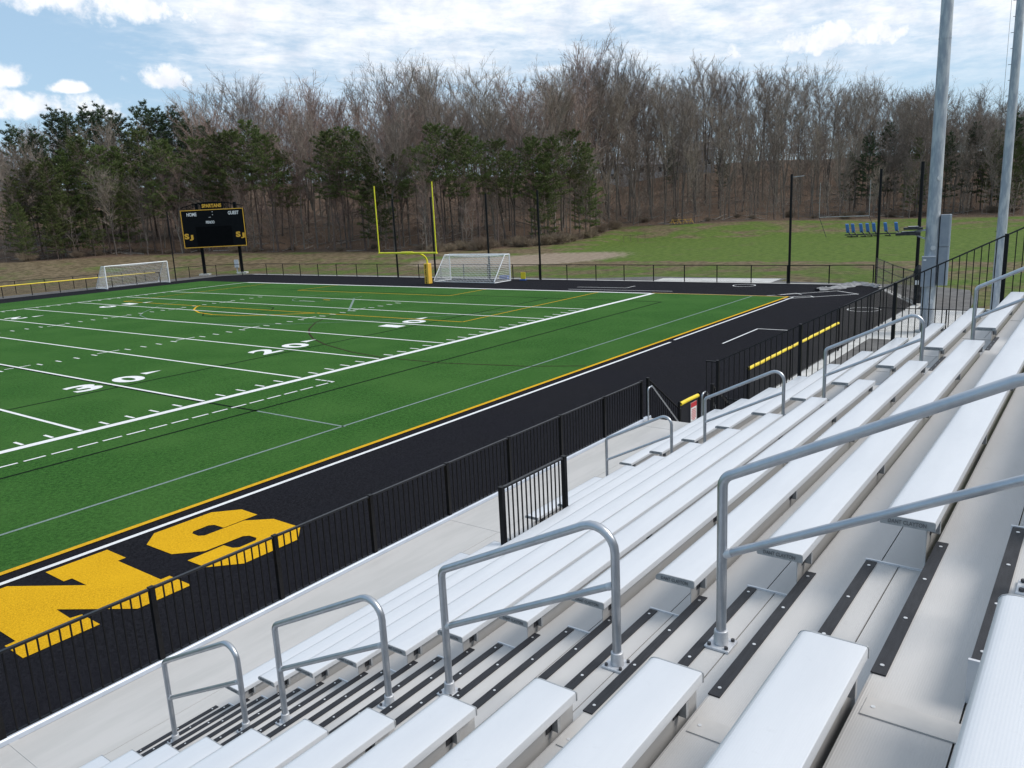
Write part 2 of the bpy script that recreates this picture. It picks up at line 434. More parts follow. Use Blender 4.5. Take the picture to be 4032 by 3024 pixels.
def build_ground():
    rings = [0, 20, 40, 50]; r = 60
    while r < 300: rings.append(r); r += 2.0
    rings += [320, 360, 420, 520, 700, 1000, 1600, 3000]
    angs = []; a = -60.0
    while a < 130: angs.append(a); a += .6
    a = 130.0
    while a < 300: angs.append(a); a += 6
    n = len(angs)
    vs, fs = [(C.x, C.y, -.05)], []
    L, D, T = [0.], [0.], [0.]
    for r in rings[1:]:
        for a in angs:
            x, y = pt(a, r); z = ground_z(x, y)
            vs.append((x, y, z))
            fr = interp(EDGE, a, 1) if -60 < a < 130 else 500
            lit = sstep((r - fr + 7) / 9.0) if -60 < a < 130 else 0
            if a < 34:
                if x < 32: lawn = .62
                elif x < 39: lawn = .36
                elif r < fr - 26: lawn = .95
                else: lawn = .60
            else:
                lawn = .52 if (x > 17 and r < 118) else .30
            dd = math.exp(-(((x - 44) / 15) ** 2 + ((y - 31) / 11) ** 2)) * .86 + .66 * math.exp(-(((x - 36) / 8) ** 2 + ((y - 42) / 10) ** 2))
            L.append(lawn); T.append(lit); D.append(dd)
    for k in range(n): fs.append((0, 1 + k, 1 + (k + 1) % n))
    for i in range(len(rings) - 2):
        b0, b1 = 1 + i * n, 1 + (i + 1) * n
        for k in range(n):
            k2 = (k + 1) % n
            fs.append((b0 + k, b1 + k, b1 + k2, b0 + k2))
    me = bpy.data.meshes.new('ground'); me.from_pydata(vs, [], fs)
    for nm, arr in (('lawn', L), ('litter', T), ('dirt', D)):
        at = me.attributes.new(nm, 'FLOAT', 'POINT'); at.data.foreach_set('value', arr)
    me.materials.append(gm); me.polygons.foreach_set('use_smooth', [True] * len(me.polygons)); me.update()
    o = link('ground', me); tag(o, kind='structure')
build_ground()

# ------------------------------------------------------------------ field sheets
YD = .9144
def sheet(name, poly, z, mat, parent=None):
    mb = MB(); mb.add([(x, y, z) for x, y in poly], [tuple(range(len(poly)))])
    o = mb.build(name, mat, parent)
    if not parent: tag(o, kind='structure')
    return o
track = sheet('track', [(-170, -17.80), (7.3, -17.80), (17.4, -13.2), (17.4, 59.5), (15.0, 62.3), (8, 62.0), (-6, 63.2), (-170, 66)], -.012, mt['black_turf'])
turf = sheet('turf_field', [(-170, -9.86), (9.35, -9.86), (9.35, 57.6), (-170, 57.6)], -.004, mt['turf'])

class Paint(MB):
    def line(s, p, q, wd, z=0.0):
        p, q = Vector((*p, z)), Vector((*q, z)); d = (q - p).normalized(); n = Vector((-d.y, d.x, 0)) * wd / 2
        s.add([p - n, q - n, q + n, p + n], [(0, 1, 2, 3)])
    def rect(s, x0, y0, x1, y1, z=0.0): s.add([(x0, y0, z), (x1, y0, z), (x1, y1, z), (x0, y1, z)], [(0, 1, 2, 3)])
    def curve(s, pts, wd, z=0.0):
        P = [Vector((*p, 0)) for p in pts]; L, Rr = [], []
        for i, p in enumerate(P):
            d = (P[min(i + 1, len(P) - 1)] - P[max(i - 1, 0)]).normalized(); n = Vector((-d.y, d.x, 0)) * wd / 2
            L.append(p + n); Rr.append(p - n)
        n = len(P); up = Vector((0, 0, z))
        s.add([v + up for v in L + Rr], [(i, i + 1, n + i + 1, n + i) for i in range(n - 1)])
def arc(cx, cy, r, a0, a1, n=40): return [(cx + r * math.cos(R(a0 + (a1 - a0) * i / n)), cy + r * math.sin(R(a0 + (a1 - a0) * i / n))) for i in range(n + 1)]

FW = 48.768
wp = Paint()
Z1 = .004
wp.rect(-150, -.34, 9.144, 0, Z1); wp.rect(-150, FW, 9.144, FW + .18, Z1)        # side lines
wp.rect(8.97, 0, 9.30, FW, Z1)                                                   # end line
for n in range(0, 130, 5):
    wp.rect(-n * YD - .065, .12, -n * YD + .065, FW - .12, Z1 - .0015)
for n in range(1, 130):
    if n % 5:
        x = -n * YD
        for (y0, y1) in ((.12, .73), (16.256 - .61, 16.256), (FW - 16.256, FW - 16.256 + .61), (FW - .73, FW - .12)):
            wp.rect(x - .05, y0, x + .05, y1, Z1 - .0015)
    elif n:
        for y in (16.256, FW - 16.256): wp.rect(-n * YD - .61, y - .05, -n * YD + .61, y + .05, Z1 - .003)
x = -23.1                                                                        # dashed restraining line
while x > -100:
    wp.rect(x - .62, -1.95, x, -1.85, Z1); x -= .78
for i in range(3): wp.rect(-22.87, -.86 - .36 * i - .26, -22.77, -.86 - .36 * i + .05, Z1)
wp.rect(-22.95, -1.95, -22.77, -1.85, Z1)
wp.rect(-2.04, 24.22, -1.96, 26.15, Z1)
tag(wp.build('white_markings', mt['white_turf'], turf))
num = MB()
for n in (10, 20, 30, 40):
    for side in (0, 1):
        for k, ch in enumerate(str(n)):
            me = text_mesh(ch, 1.22 if ch != '1' else .75, 1.62, mt['white_turf'], .001, .035, 'yard_number')
            cx = -n * YD + (-.97 if k == 0 else .97)
            wdt = 1.22 if ch != '1' else .75
            o = link('yard_number', me, turf)
            if side == 0: o.matrix_local = Matrix.Translation((cx - wdt / 2, 6.62, .0045))
            else: o.matrix_local = Matrix.Translation((-n * YD + (.97 if k == 0 else -.97) + wdt / 2, FW - 6.62, .0045)) @ Matrix.Rotation(math.pi, 4, 'Z')
        ya, yb, ym = (7.70, 8.24, 7.97) if side == 0 else (FW - 8.24, FW - 7.70, FW - 7.97)
        ar = MB(); x0 = -n * YD + 1.95; ar.add([(x0, ya, .005), (x0, yb, .005), (x0 + .9, ym, .005)], [(0, 1, 2)])
        ar.build('direction_arrow', mt['white_turf'], turf)
yp = Paint()
yp.rect(-150, -10.02, 9.42, -9.86, .0045)
yp.rect(9.31, -9.86, 9.42, 0, .003)
for p, q in (((-7.3, 4.25), (9.0, 4.35)), ((-7.3, 4.25), (-7.1, 44.4)), ((-7.1, 44.4), (9.0, 44.55)), ((4.1, 15.2), (9.0, 15.25)), ((4.1, 15.2), (4.2, 34.1)), ((4.2, 34.1), (9.0, 33.9))):
    yp.line(p, q, .10, .0022)
yp.curve([(-6.95, 32.64), (-7.84, 31.76), (-8.94, 30.29), (-10.0, 27.89), (-10.4, 25.56), (-10.1, 22.81), (-8.99, 20.34), (-7.08, 17.6)], .13, .0022)
yp.rect(-1.0, 23.6, -.85, 24.4, .004)
yp.build('orange_markings', mt['orange_turf'], turf)
bp = Paint()
for p, q in (((-150, 6.23), (4.7, 6.12)), ((-150, -3.22), (4.7, -3.05)), ((4.7, -3.05), (4.85, 51.8)), ((-27.45, -3.2), (-27.52, .0)), ((-27.55, 0), (-27.55, FW))): bp.line(p, q, .125, .0012)
bp.curve([(-11.1, 25.7), (-11.1, 24.38), (-10.43, 23.21), (-9.02, 22.62), (-7.1, 23.03), (-6.0, 24.2), (-5.6, 25.51), (-6.2, 27.0), (-7.82, 28.07), (-9.82, 27.56), (-11.1, 25.7)], .11, .0016)
bp.build('black_markings', mt['ink_turf'], turf)
gp = Paint()
gp.line((-150, -7.8), (9.1, -7.6), .10, .0012); gp.line((-27.46, -3.2), (-27.44, -7.75), .09, .0012)
gp.curve([(-5.66, 37.97), (-8.55, 36.21), (-11.49, 33.18), (-12.64, 31.57), (-13.57, 28.88), (-13.94, 24.26), (-13.4, 20), (-11.8, 15), (-9.5, 11.5), (-7, 8.6), (-2, 4.4)], .07, .0012)
gp.line((.43, 22.24), (-5.73, 16.09), .16, .005)
gp.curve(arc(.5, 25.5, 2.9, 35, 300), .06, .0014)
gp.build('grey_markings', mt['grey_turf'], turf)
mp = Paint()
mp.curve([(-5.84, 16.02), (-7.93, 15.45), (-10.67, 13.74), (-12.82, 11.77), (-14.16, 10.13), (-15.32, 8.39), (-16.45, 6.05), (-17.5, 2.92), (-17.97, .3), (-17.9, -3.35), (-16.95, -7.5), (-15.91, -9.72)], .10, .0018)
mp.build('maroon_markings', mt['brown_turf'], turf)
# markings on the black surround
tw = Paint()
tw.rect(-150, -10.50, -9.35, -10.37, -.003); tw.rect(-8.75, -10.40, 9.2, -10.28, -.003)
tw.rect(9.43, -9.9, 9.50, 0, -.003)
for pts in ([(-8.87, -12.83), (-4.17, -12.80), (-4.17, -14.31)], [(9.6, -8.43), (13.33, -12.0), (11.75, -13.78), (8.21, -9.99)], [(10.0, -8.85), (11.43, -9.82), (10.8, -10.38)],
            [(9.36, -10.02), (10.08, -11.2), (9.46, -11.58)], [(12.06, 8.2), (12.2, 3.7), (13.71, 3.7)], [(10.43, 8.0), (10.77, -.95)]):
    for a, b in zip(pts, pts[1:]): tw.line(a, b, .085, -.003)
tw.curve(arc(15.6, -4.6, .82, 0, 360), .08, -.003); tw.curve(arc(4.4, -15.85, .86, 0, 360), .08, -.003)
tw.build('white_markings', mt['white_turf'], track)
LET = {'N': [(-36.62, -10.66), (-36.62, -11.42), (-36.79, -11.42), (-36.79, -13.02), (-36.61, -13.02), (-36.61, -13.76), (-37.66, -13.77), (-38.47, -12.50), (-38.49, -13.05), (-38.31, -13.10), (-38.31, -13.74),
             (-39.54, -13.75), (-39.54, -13.07), (-39.37, -13.06), (-39.37, -11.42), (-39.54, -11.42), (-39.54, -10.66), (-38.55, -10.66), (-37.69, -11.99), (-37.70, -11.43), (-37.85, -11.42), (-37.85, -10.66)],
       'S': [(-33.70, -11.18), (-33.72, -11.80), (-34.60, -11.80), (-34.61, -11.46), (-34.70, -11.37), (-35.08, -11.38), (-35.16, -11.47), (-35.17, -11.72), (-35.08, -11.82), (-34.10, -11.84), (-33.69, -12.36), (-33.70, -13.30), (-34.16, -13.80),
             (-35.50, -13.82), (-36.01, -13.30), (-36.02, -12.68), (-35.18, -12.66), (-35.16, -12.95), (-35.07, -13.05), (-34.66, -13.04), (-34.57, -12.94), (-34.58, -12.70), (-34.67, -12.60), (-35.56, -12.58), (-36.02, -12.10), (-36.03, -11.16), (-35.60, -10.70), (-34.19, -10.70)]}
for ch in ('N', 'S'):
    mb = MB(); mb.add([(x, y, -.002) for x, y in LET[ch]], [tuple(range(len(LET[ch])))])
    mb.build('painted_letter', mt['yellow_turf'], track)

# ground right of the bleachers
sheet('concrete_path', [(-26.5, -18.35), (-26.5, -17.86), (7.4, -17.86), (17.55, -13.3), (17.55, 59.6), (17.95, 59.6), (17.95, -13.6), (7.5, -18.35), (5.4, -18.35), (5.4, -24.5), (-5.2, -24.5), (-5.2, -18.35)], -.020, mt['concrete'])
ap = sheet('asphalt_path', [(-26, -27), (-5.0, -27), (5.2, -21.0), (9.5, -20.7), (12.8, -20.2), (15.6, -19.7), (17.0, -18.0), (18.4, -15.0), (19.3, -6), (21.6, -6), (21.6, 6), (19.0, 12), (18.8, 60), (16, 66), (-8, 66.8), (-120, 69.5), (-120, 60), (-8, 60), (-8, 0), (-26, -17.5)], -.030, mt['asphalt'])
sheet('concrete_pad', [(17.97, 4.3), (20.3, 4.4), (21.2, -5.6), (17.97, -5.8)], -.016, mt['concrete'])

# ------------------------------------------------------------------ grandstand
CX, CY, CZ = C.x, C.y, C.z
RUN, RISE = .6096, .3063
def sy(k): return CY + .802 + RUN * k          # front of seat k
def sz(k): return CZ - 1.549 - RISE * k        # top of seat k
def ty0(k): return CY + .563 + RUN * k         # back of tread k
def tz(k): return CZ - 1.981 - RISE * k        # top of tread k
X0, XA0, XA1, XB0, XB1, XE = CX - 5.0, CX + 2.72, CX + 4.005, CX + 11.17, CX + 12.24, CX + 16.55
XD = CX + 17.0
WZ = CZ - 5.36; WY1 = CY + 9.13
KMIN = -3
KBACK = -7  # unseen tread rows added behind to keep sun from under the deck
stand = thing('grandstand', 'grey ribbed aluminium grandstand deck with stepped aisles rising beside the field', 'grandstand', (CX, CY, 0))
def rel(o): o.matrix_parent_inverse = stand.matrix_basis.inverted(); return o
def inst(name, me, parent, loc, rz=0.0):
    o = bpy.data.objects.new(name, me); COL.objects.link(o); o.parent = parent; o.location = loc
    if rz: o.rotation_euler = (0, 0, rz)
    return o
# treads: two boards, a rounded nose and the riser behind
GAP0, GAP1 = CX + 7.74, CX + 9.22            # wheelchair places in the two front rows
def tread_mesh(xa, xb):
    mb = MB(); h = RUN / 2
    for (y0, y1) in ((0.004, h - .003), (h + .003, RUN)):
        nose = y1 > .5
        if nose: prof = [(y0, 0), (y1 - .012, 0), (y1 - .003, -.004), (y1, -.014), (y1, -.045), (y1 - .02, -.045), (y1 - .02, -.03), (y0, -.03)]
        else: prof = [(y0, 0), (y1, 0), (y1, -.03), (y0, -.03)]
        mb.xprism(prof, xa, xb)
    mb2 = MB()
    for (a, b, seat) in ((X0 - CX, XA0 - CX + .03, 1), (XA0 - CX + .03, XA1 - CX + .05, 0), (XA1 - CX + .05, XB0 - CX + .02, 1), (XB0 - CX + .02, XB1 - CX - .02, 0), (XB1 - CX - .02, XE - CX, 1), (XE - CX, XD - CX, 0)):
        a, b = max(a, xa), min(b, xb)
        if b - a < .02: continue
        if seat: mb2.box(a, .038, .002, b, .042, RISE + .076)
        else: mb2.box(a, -.004, .002, b, .002, RISE - .046)
    return mb.mesh('tread', mt['deck']), mb2.mesh('riser', mt['riser'])
full = tread_mesh(X0 - CX, XD - CX); pa = tread_mesh(X0 - CX, GAP0 - CX); pb = tread_mesh(GAP1 - CX, XD - CX)
for k in range(KBACK, 11):
    for (tm, rm) in ((full,) if k < 9 else (pa, pb)):
        inst('tread', tm, stand, (0, ty0(k) - CY, tz(k)))
        if k > KBACK: inst('riser', rm, stand, (0, ty0(k) - CY, tz(k)))
mb = MB(); mb.box(X0 - CX, ty0(KBACK) - CY - .03, -.05, XD - CX, ty0(KBACK) - CY - .01, tz(KBACK) + 1.1); mb.build('rear_sun_blocker', mt['riser'], stand)  # unseen panel added to stop sunlight entering below the deck from behind
mb = MB(); mb.box(X0 - CX - .02, ty0(KBACK) - CY, -.05, X0 - CX - .005, ty0(0) - CY, tz(0) - .1); mb.build('side_panel', mt['riser'], stand)  # unseen end panel, also added to block sun below the deck
# the riser behind the wheelchair places and the last step down
mb = MB(); mb.box(X0 - CX, ty0(11) - CY - .004, WZ + .002, XD - CX, ty0(11) - CY + .002, tz(10) - .046); mb.build('riser', mt['riser'], stand)
mb = MB(); mb.box(GAP0 - CX, ty0(9) - CY - .004, WZ + .002, GAP1 - CX, ty0(9) - CY + .002, tz(8) - .046); mb.build('riser', mt['riser'], stand)
# side closures of the wheelchair place
for gx in (GAP0, GAP1):
    mb = MB()
    for k in (9, 10): mb.box(gx - CX - .003, ty0(k) - CY, WZ, gx - CX + .003, ty0(k + 1) - CY, tz(k) - .03)
    mb.build('side_panel', mt['riser'], stand)
# front walkway
wk = MB()
def wbox(x0, x1, y0, y1): wk.box(x0 - CX, y0 - CY, WZ - .04, x1 - CX, y1 - CY, WZ)
edges = [X0, CX + 2.735, CX + 9.97, CX + 17.0, CX + 17.7]
for a, b in zip(edges, edges[1:]):
    wbox(a + .004, b - .004, ty0(11) + .004, CY + 7.955); wbox(a + .004, b - .004, CY + 7.961, WY1 - .06)
wbox(GAP0, GAP1, ty0(9), ty0(11))
wk.build('walkway', mt['walk'], stand)
for xx in (CX + 2.735, CX + 9.97, CX + 17.0):
    wj = MB(); wj.box(xx - CX - .05, ty0(11) - CY + .02, WZ + .0005, xx - CX + .05, WY1 - CY - .07, WZ + .004); wj.build('joint_cover', mt['walk'], stand)
kp = MB(); kp.xprism([(9.06, WZ - .30), (9.13, WZ - .30), (9.13, WZ + .055), (9.115, WZ + .07), (9.05, WZ + .07), (9.035, WZ + .055), (9.03, WZ + .004), (9.06, WZ)], X0 - CX, 17.7); kp.build('kick_plate', mt['kick'], stand)
sk = MB(); sk.box(X0 - CX, 9.07, -.05, 17.7, 9.09, WZ - .30); sk.build('skirt_panel', mt['riser'], stand)
# supporting legs under the deck
for i, xx in enumerate((-4.6, -.9, 2.8, 6.6, 10.3, 13.9, 16.8)):
    lg = MB()
    for k in (0, 3, 6, 9): lg.box(xx - .04, ty0(k) - CY + .1, -.05, xx + .04, ty0(k) - CY + .18, tz(k) - .05)
    lg.beam((xx, ty0(-3) - CY, tz(-3) - .12), (xx, ty0(11) - CY, tz(11) - .12 + RISE), .035, .06)
    lg.build('support_frame', mt['galv'], stand)
# joint covers across the treads
jc = MB(); jc.box(-.055, .03, .0006, .055, RUN - .03, .0042); jc.box(-.055, .03, .0042, -.002, RUN - .03, .0055)
for yy in (.09, .55): jc.tube([(.0, yy, .0042), (0, yy, .0075)], .008, 8, 1)
jm = jc.mesh('joint_cover', [mt['joint'], mt['screw']])
for k in range(KMIN, 11):
    for xx in (2.56, 8.55, 13.9):
        if k >= 9 and 7.7 < xx < 9.2: continue
        inst('joint_cover', jm, stand, (xx, ty0(k) - CY, tz(k)))
# aisle steps with black nosing strips
def strip_mesh(L, name='nosing_strip'):
    mb = MB(); mb.box(0, -.054, .0008, L, -.003, .006)
    n = 4
    for i in range(n):
        xx = .06 + (L - .12) * i / (n - 1)
        mb.tube([(xx, -.029, .006), (xx, -.029, .0085)], .008, 8, 1)
    return mb.mesh(name, [mt['strip'], mt['screw']])
for (xa, xb) in ((2.76, 4.05), (11.2, 12.2)):
    Lf = xb - xa + .02
    sf = strip_mesh(Lf); sh = strip_mesh(xb - xa - .015)
    h = RUN / 2
    st = MB()
    st.xprism([(0.003, -.03), (0.003, 0), (h / 2 - .003, 0), (h / 2 - .003, -.03)], 0, xb - xa)
    st.xprism([(h / 2 + .003, -.03), (h / 2 + .003, 0), (h - .008, 0), (h, -.010), (h, -RISE / 2 + .003), (h - .02, -RISE / 2 + .003), (h - .02, -.03)], 0, xb - xa)
    sm = st.mesh('aisle_step', mt['deck'])
    ep = MB(); ep.box(0, .005, -RISE / 2 + .002, .012, h + .004, .008)
    em = ep.mesh('end_plate', mt['edge'])
    for k in range(KMIN, 11):
        s_ = inst('aisle_step', sm, stand, (xa, ty0(k) - CY, tz(k) + RISE / 2))
        for xx in (xb - xa - .001, -.011): inst('end_plate', em, s_, (xx, 0, 0))
        inst('nosing_strip', sh, s_, (.005, h, 0))
        inst('nosing_strip', sf, stand, (xa + .01, ty0(k + 1) - CY, tz(k)))

# benches ------------------------------------------------------------
SW = .2413
def plank_mesh(L):
    mb = MB()
    prof = [(0, -.043), (0, -.006), (-.002, -.002), (-.007, 0), (-.012, 0)]
    prof = [(-SW, -.043), (-SW, -.008), (-SW + .003, -.002), (-SW + .009, 0), (-.045, 0), (-.024, -.003), (-.010, -.010), (-.002, -.021), (0, -.033), (-.004, -.043)]
    mb.xprism(prof, 0, L)
    return mb.mesh('seat_plank', mt['seat'], smooth=True), prof
cap_me = None
def cap_mesh(prof):
    mb = MB(); cx = sum(p[0] for p in prof) / len(prof); cz = -.022
    pr = [((y - cx) * 1.02 + cx, (z - cz) * 1.05 + cz) for y, z in prof]
    mb.xprism(pr, -.006, .0005); mb.xprism([(y, z) for y, z in pr], 0, 0.001)
    return mb.mesh('end_cap', mt['cap'])
br = MB()
br.box(-.034, -.206, -.116, .022, -.2025, -.0445, 1); br.box(.010, -.236, -.120, .024, -.206, -.0445); br.box(.006, -.240, -.118, .028, -.236, -.05); br.box(-.012, -.20, -.052, .012, -.03, -.0435)  # dark plate paints the unlit void beside each bracket
bracket_me = br.mesh('bracket', [mt['bracket'], mt['bolt']])
cap_txt = text_mesh('DANT CLAYTON', .170, .021, mt['capletter'], .0025, .01, 'cap_lettering')
ORD = ['front', 'second', 'third', 'fourth', 'fifth', 'sixth', 'seventh', 'eighth', 'ninth', 'tenth', 'eleventh', 'twelfth', 'thirteenth', 'fourteenth']
planks = {}
def bench(k, xa, xb, where, grp):
    L = round(xb - xa, 3)
    if L not in planks: planks[L] = plank_mesh(L)
    me, prof = planks[L]
    global cap_me
    if cap_me is None: cap_me = cap_mesh(prof)
    row = ORD[10 - k]
    lab = f'white aluminium bench, {row} row from the field, {where}'
    t = thing('bench', lab, 'bench', (xa, sy(k), sz(k)), 0, grp)
    pl_ = inst('seat_plank', me, t, (0, 0, 0))
    c1 = inst('end_cap', cap_me, t, (0, 0, 0)); c2 = inst('end_cap', cap_me, t, (L, 0, 0), 0)
    c2.scale = (-1, 1, 1)
    tx = bpy.data.objects.new('cap_lettering', cap_txt); COL.objects.link(tx); tx.parent = c1
    tx.matrix_local = frame_matrix((-.0062, -.035, -.033), (0, -1, 0), (0, 0, 1))
    n = max(2, int(round((L - .3) / 1.75)) + 1)
    for i in range(n):
        xx = .16 + (L - .32) * i / (n - 1)
        inst('bracket', bracket_me, t, (xx, 0, 0))
for k in range(KMIN, 11):
    bench(k, X0, XA0, 'in the section nearest the viewer', 'benches in the near section')
    if k < 9: bench(k, XA1, XB0, 'between the two aisles', 'benches in the middle section')
    else:
        bench(k, XA1, GAP0 - .03, 'left of the wheelchair gap', 'benches in the middle section')
        bench(k, GAP1 + .06, XB0 + .15, 'right of the wheelchair gap', 'benches in the middle section')
    bench(k, XB1, XE, 'past the second aisle', 'benches in the far section')

# handrails ------------------------------------------------------------
def bend(p, a, b, rad, n=7):
    """points of a rounded corner at p between a and b"""
    p, a, b = Vector(p), Vector(a), Vector(b)
    d1, d2 = (a - p).normalized(), (b - p).normalized()
    ang = d1.angle(d2); tl = rad / math.tan(ang / 2)
    bis = (d1 + d2).normalized(); cen = p + bis * (rad / math.sin(ang / 2))
    s0, s1 = p + d1 * tl - cen, p + d2 * tl - cen
    tot = s0.angle(s1); ax = s0.cross(s1).normalized()
    return [cen + Matrix.Rotation(tot * i / n, 3, ax) @ s0 for i in range(n + 1)]
def handrail(xc, k0, label, grp):
    """frame with its downhill post on half step k0 and its uphill post on half step k0-2"""
    def base(k): return Vector((xc, ty0(k) + (.195 if k == k0 else .168), tz(k) + RISE / 2))
    lo, hi = base(k0), base(k0 - 2)
    t = thing('handrail', label, 'handrail', lo, 0, grp)
    hi = hi - lo; lo = Vector((0, 0, 0)); H = .862
    A, B = Vector((0, 0, H)), hi + Vector((0, 0, H))
    if k0 == 1: B = B + Vector((0, 0, .015))
    pts = [lo + Vector((0, 0, .06))] + bend(A, lo, B, .07) + bend(B, A, hi, .13 if k0 != 1 else .085) + [hi + Vector((0, 0, .06))]
    mb = MB(); mb.tube(pts, .0242, 14); mb.build('rail_frame', mt['rail'], t, True)
    m0, m1 = Vector((0, 0, .475)), hi + Vector((0, 0, .475))
    d = (m1 - m0).normalized()
    mr = MB(); mr.tube([m0 + d * .015, m1 - d * .015], .0205, 12)
    mr.build('mid_rail', mt['rail'], t, True)
    for e, q in ((m0, d), (m1, -d)):
        cl = MB(); cl.tube([e + q * .016, e + q * .052], .0225, 12); cl.build('rail_fitting', mt['flange'], t, True)
    for q in (lo, hi):
        fl = MB(); fl.box(q.x - .062, q.y - .062, q.z, q.x + .062, q.y + .062, q.z + .013)
        fl.tube([q + Vector((0, 0, .013)), q + Vector((0, 0, .085))], [.036, .033], 16)
        f_ = fl.build('base_flange', mt['flange'], t, True, bevel=.003)
        for dx in (-.043, .043):
            for dy in (-.043, .043):
                bo = MB(); bo.tube([q + Vector((dx, dy, .0135)), q + Vector((dx, dy, .025))], .010, 6); bo.build('bolt', mt['bolt'], f_)
POSN = ['uppermost', 'third from the walkway', 'second from the walkway', 'lowest']
for nm, xc, grp in (('first aisle with black-edged steps', CX + 3.395, 'handrails of the near aisle'), ('second aisle farther along', CX + 11.71, 'handrails of the far aisle')):
    for i, k0 in enumerate((1, 4, 7, 10)):
        handrail(xc, k0, f'silver pipe handrail, {POSN[i]} in the {nm}', grp)

# ------------------------------------------------------------------ picket fences
def fence_panel(a, b, top, bot, nx, pr=.0085):
    """pickets between posts a and b (2D points + z lists)"""
    pass
def picket_fence(name, label, posts, h, cat='fence', pitch=.116, skip=(), base_gap=.07, post_h=.012, low=0.0):
    """posts: list of 3D foot points"""
    t = thing(name, label, cat, posts[0])
    o = Vector(posts[0]); P = [Vector(p) - o for p in posts]
    for p in P:
        mb = MB(); mb.box(p.x - .032, p.y - .032, p.z - low, p.x + .032, p.y + .032, p.z + h + post_h); mb.box(p.x - .036, p.y - .036, p.z + h + post_h, p.x + .036, p.y + .036, p.z + h + post_h + .012)
        mb.box(p.x - .05, p.y - .05, p.z - low, p.x + .05, p.y + .05, p.z - low + .012)
        mb.build('post', mt['black'], t)
    for i, (a, b) in enumerate(zip(P, P[1:])):
        if i in skip: continue
        d = (b - a); dn = Vector((d.x, d.y, 0)).normalized() * .034
        a2 = a + dn * 1.0; b2 = b - dn * 1.0
        a2.z = a.z + d.z * (.034 / max(.01, Vector((d.x, d.y)).length)); b2.z = b.z - d.z * (.034 / max(.01, Vector((d.x, d.y)).length))
        mb = MB(); up = Vector((0, 0, 1))
        rl = MB(); rl.beam(a2 + up * h, b2 + up * h, .022, .014); rl.build('top_rail', mt['black_rail'], t)
        mb.beam(a2 + up * base_gap, b2 + up * base_gap, .015, .015)
        L = (b2 - a2).length; n = int(Vector((d.x, d.y)).length / pitch)
        for j in range(1, n):
            q = a2.lerp(b2, j / n)
            mb.box(q.x - .008, q.y - .008, q.z + base_gap, q.x + .008, q.y + .008, q.z + h - .012)
        mb.build('picket_panel', mt['black'], t)
    return t
FY = CY + 9.09
posts = [(CX + 17.29 - 1.829 * i, FY, WZ) for i in range(13)][::-1]
picket_fence('picket_fence', 'long black picket fence along the front walkway above the black track', posts, 1.02, low=.02)
# guard behind the wheelchair places
picket_fence('guard_rail', 'short free standing black picket panel behind the wheelchair gap in the seats', [(CX + 7.69, CY + 6.08, tz(8)), (CX + 9.17, CY + 6.08, tz(8))], .90, cat='guard rail', low=.0, pitch=.105)
# end fence that climbs with the seats
XF = CX + 17.02
def nose(y): return CZ - 1.40 - .5025 * (y - CY)
eps = [(XF, CY + yy, nose(CY + yy) - .06) for yy in (7.0, 5.17, 3.37, 1.57, -.23, -2.0)]
ef = picket_fence('picket_fence', 'sloping black picket fence closing the far end of the grandstand', eps, 1.36, low=.10, base_gap=.04)

mb = MB(); e0 = Vector(eps[0])
for yy in (.14, .27): mb.box(-.008, yy - .008, WZ - e0.z + .05, .008, yy + .008, 1.34)
mb.box(-.02, .03, 1.33, .02, .28, 1.358); mb.box(-.015, .03, WZ - e0.z + .05, .015, .28, WZ - e0.z + .08)
mb.build('picket_panel', mt['black'], ef)
# stair down to the track at the far end of the walkway
SX, SY0, SY1 = CX + 17.42, CY + 7.45, CY + 9.02
stair = thing('stair', 'aluminium stair leading down from the walkway to the ground', 'stair', (SX, SY0, 0))
SW_ = SY1 - SY0
for i in range(6):
    z = WZ - (i + 1) * WZ / 7
    mb = MB(); mb.box(.28 + i * .28, .03, z - .04, .28 + (i + 1) * .28, SW_ - .03, z); mb.build('stair_tread', mt['deck'], stair)
for yy in (.0, SW_):
    mb = MB(); mb.beam((.2, yy, WZ - .12), (2.05, yy, .05), .02, .10); mb.build('stringer', mt['galv'], stair)
    yr = yy + (.06 if yy < .5 else -.09)
    pts = [Vector((-.08, yr, WZ + .0)), Vector((-.08, yr, WZ + .87)), Vector((.14, yr, WZ + .87)), Vector((2.05, yr, -.42 + .87 + .0)), Vector((2.25, yr, .45)), Vector((2.25, yr, 0))]
    q = [pts[0]] + bend(pts[1], pts[0], pts[2], .08) + bend(pts[2], pts[1], pts[3], .08) + bend(pts[3], pts[2], pts[4], .08) + bend(pts[4], pts[3], pts[5], .08) + [pts[5]]
    mb = MB(); mb.tube(q, .021, 10); mb.build('stair_handrail', mt['rail'], stair, True)
    mb = MB(); mb.box(-.14, yr - .06, WZ + .001, -.02, yr + .06, WZ + .014); mb.build('base_flange', mt['flange'], stair)
for yy, sd in ((SY1 + .07, 'field'), (SY0 - .06, 'seat')):
    posts = [(SX + .22, yy, WZ), (SX + .22 + 1.85, yy, .0)]
    picket_fence('picket_fence', 'black picket guard sloping down the ' + sd + ' side of the stair', posts, 1.03, low=.05, base_gap=.12)

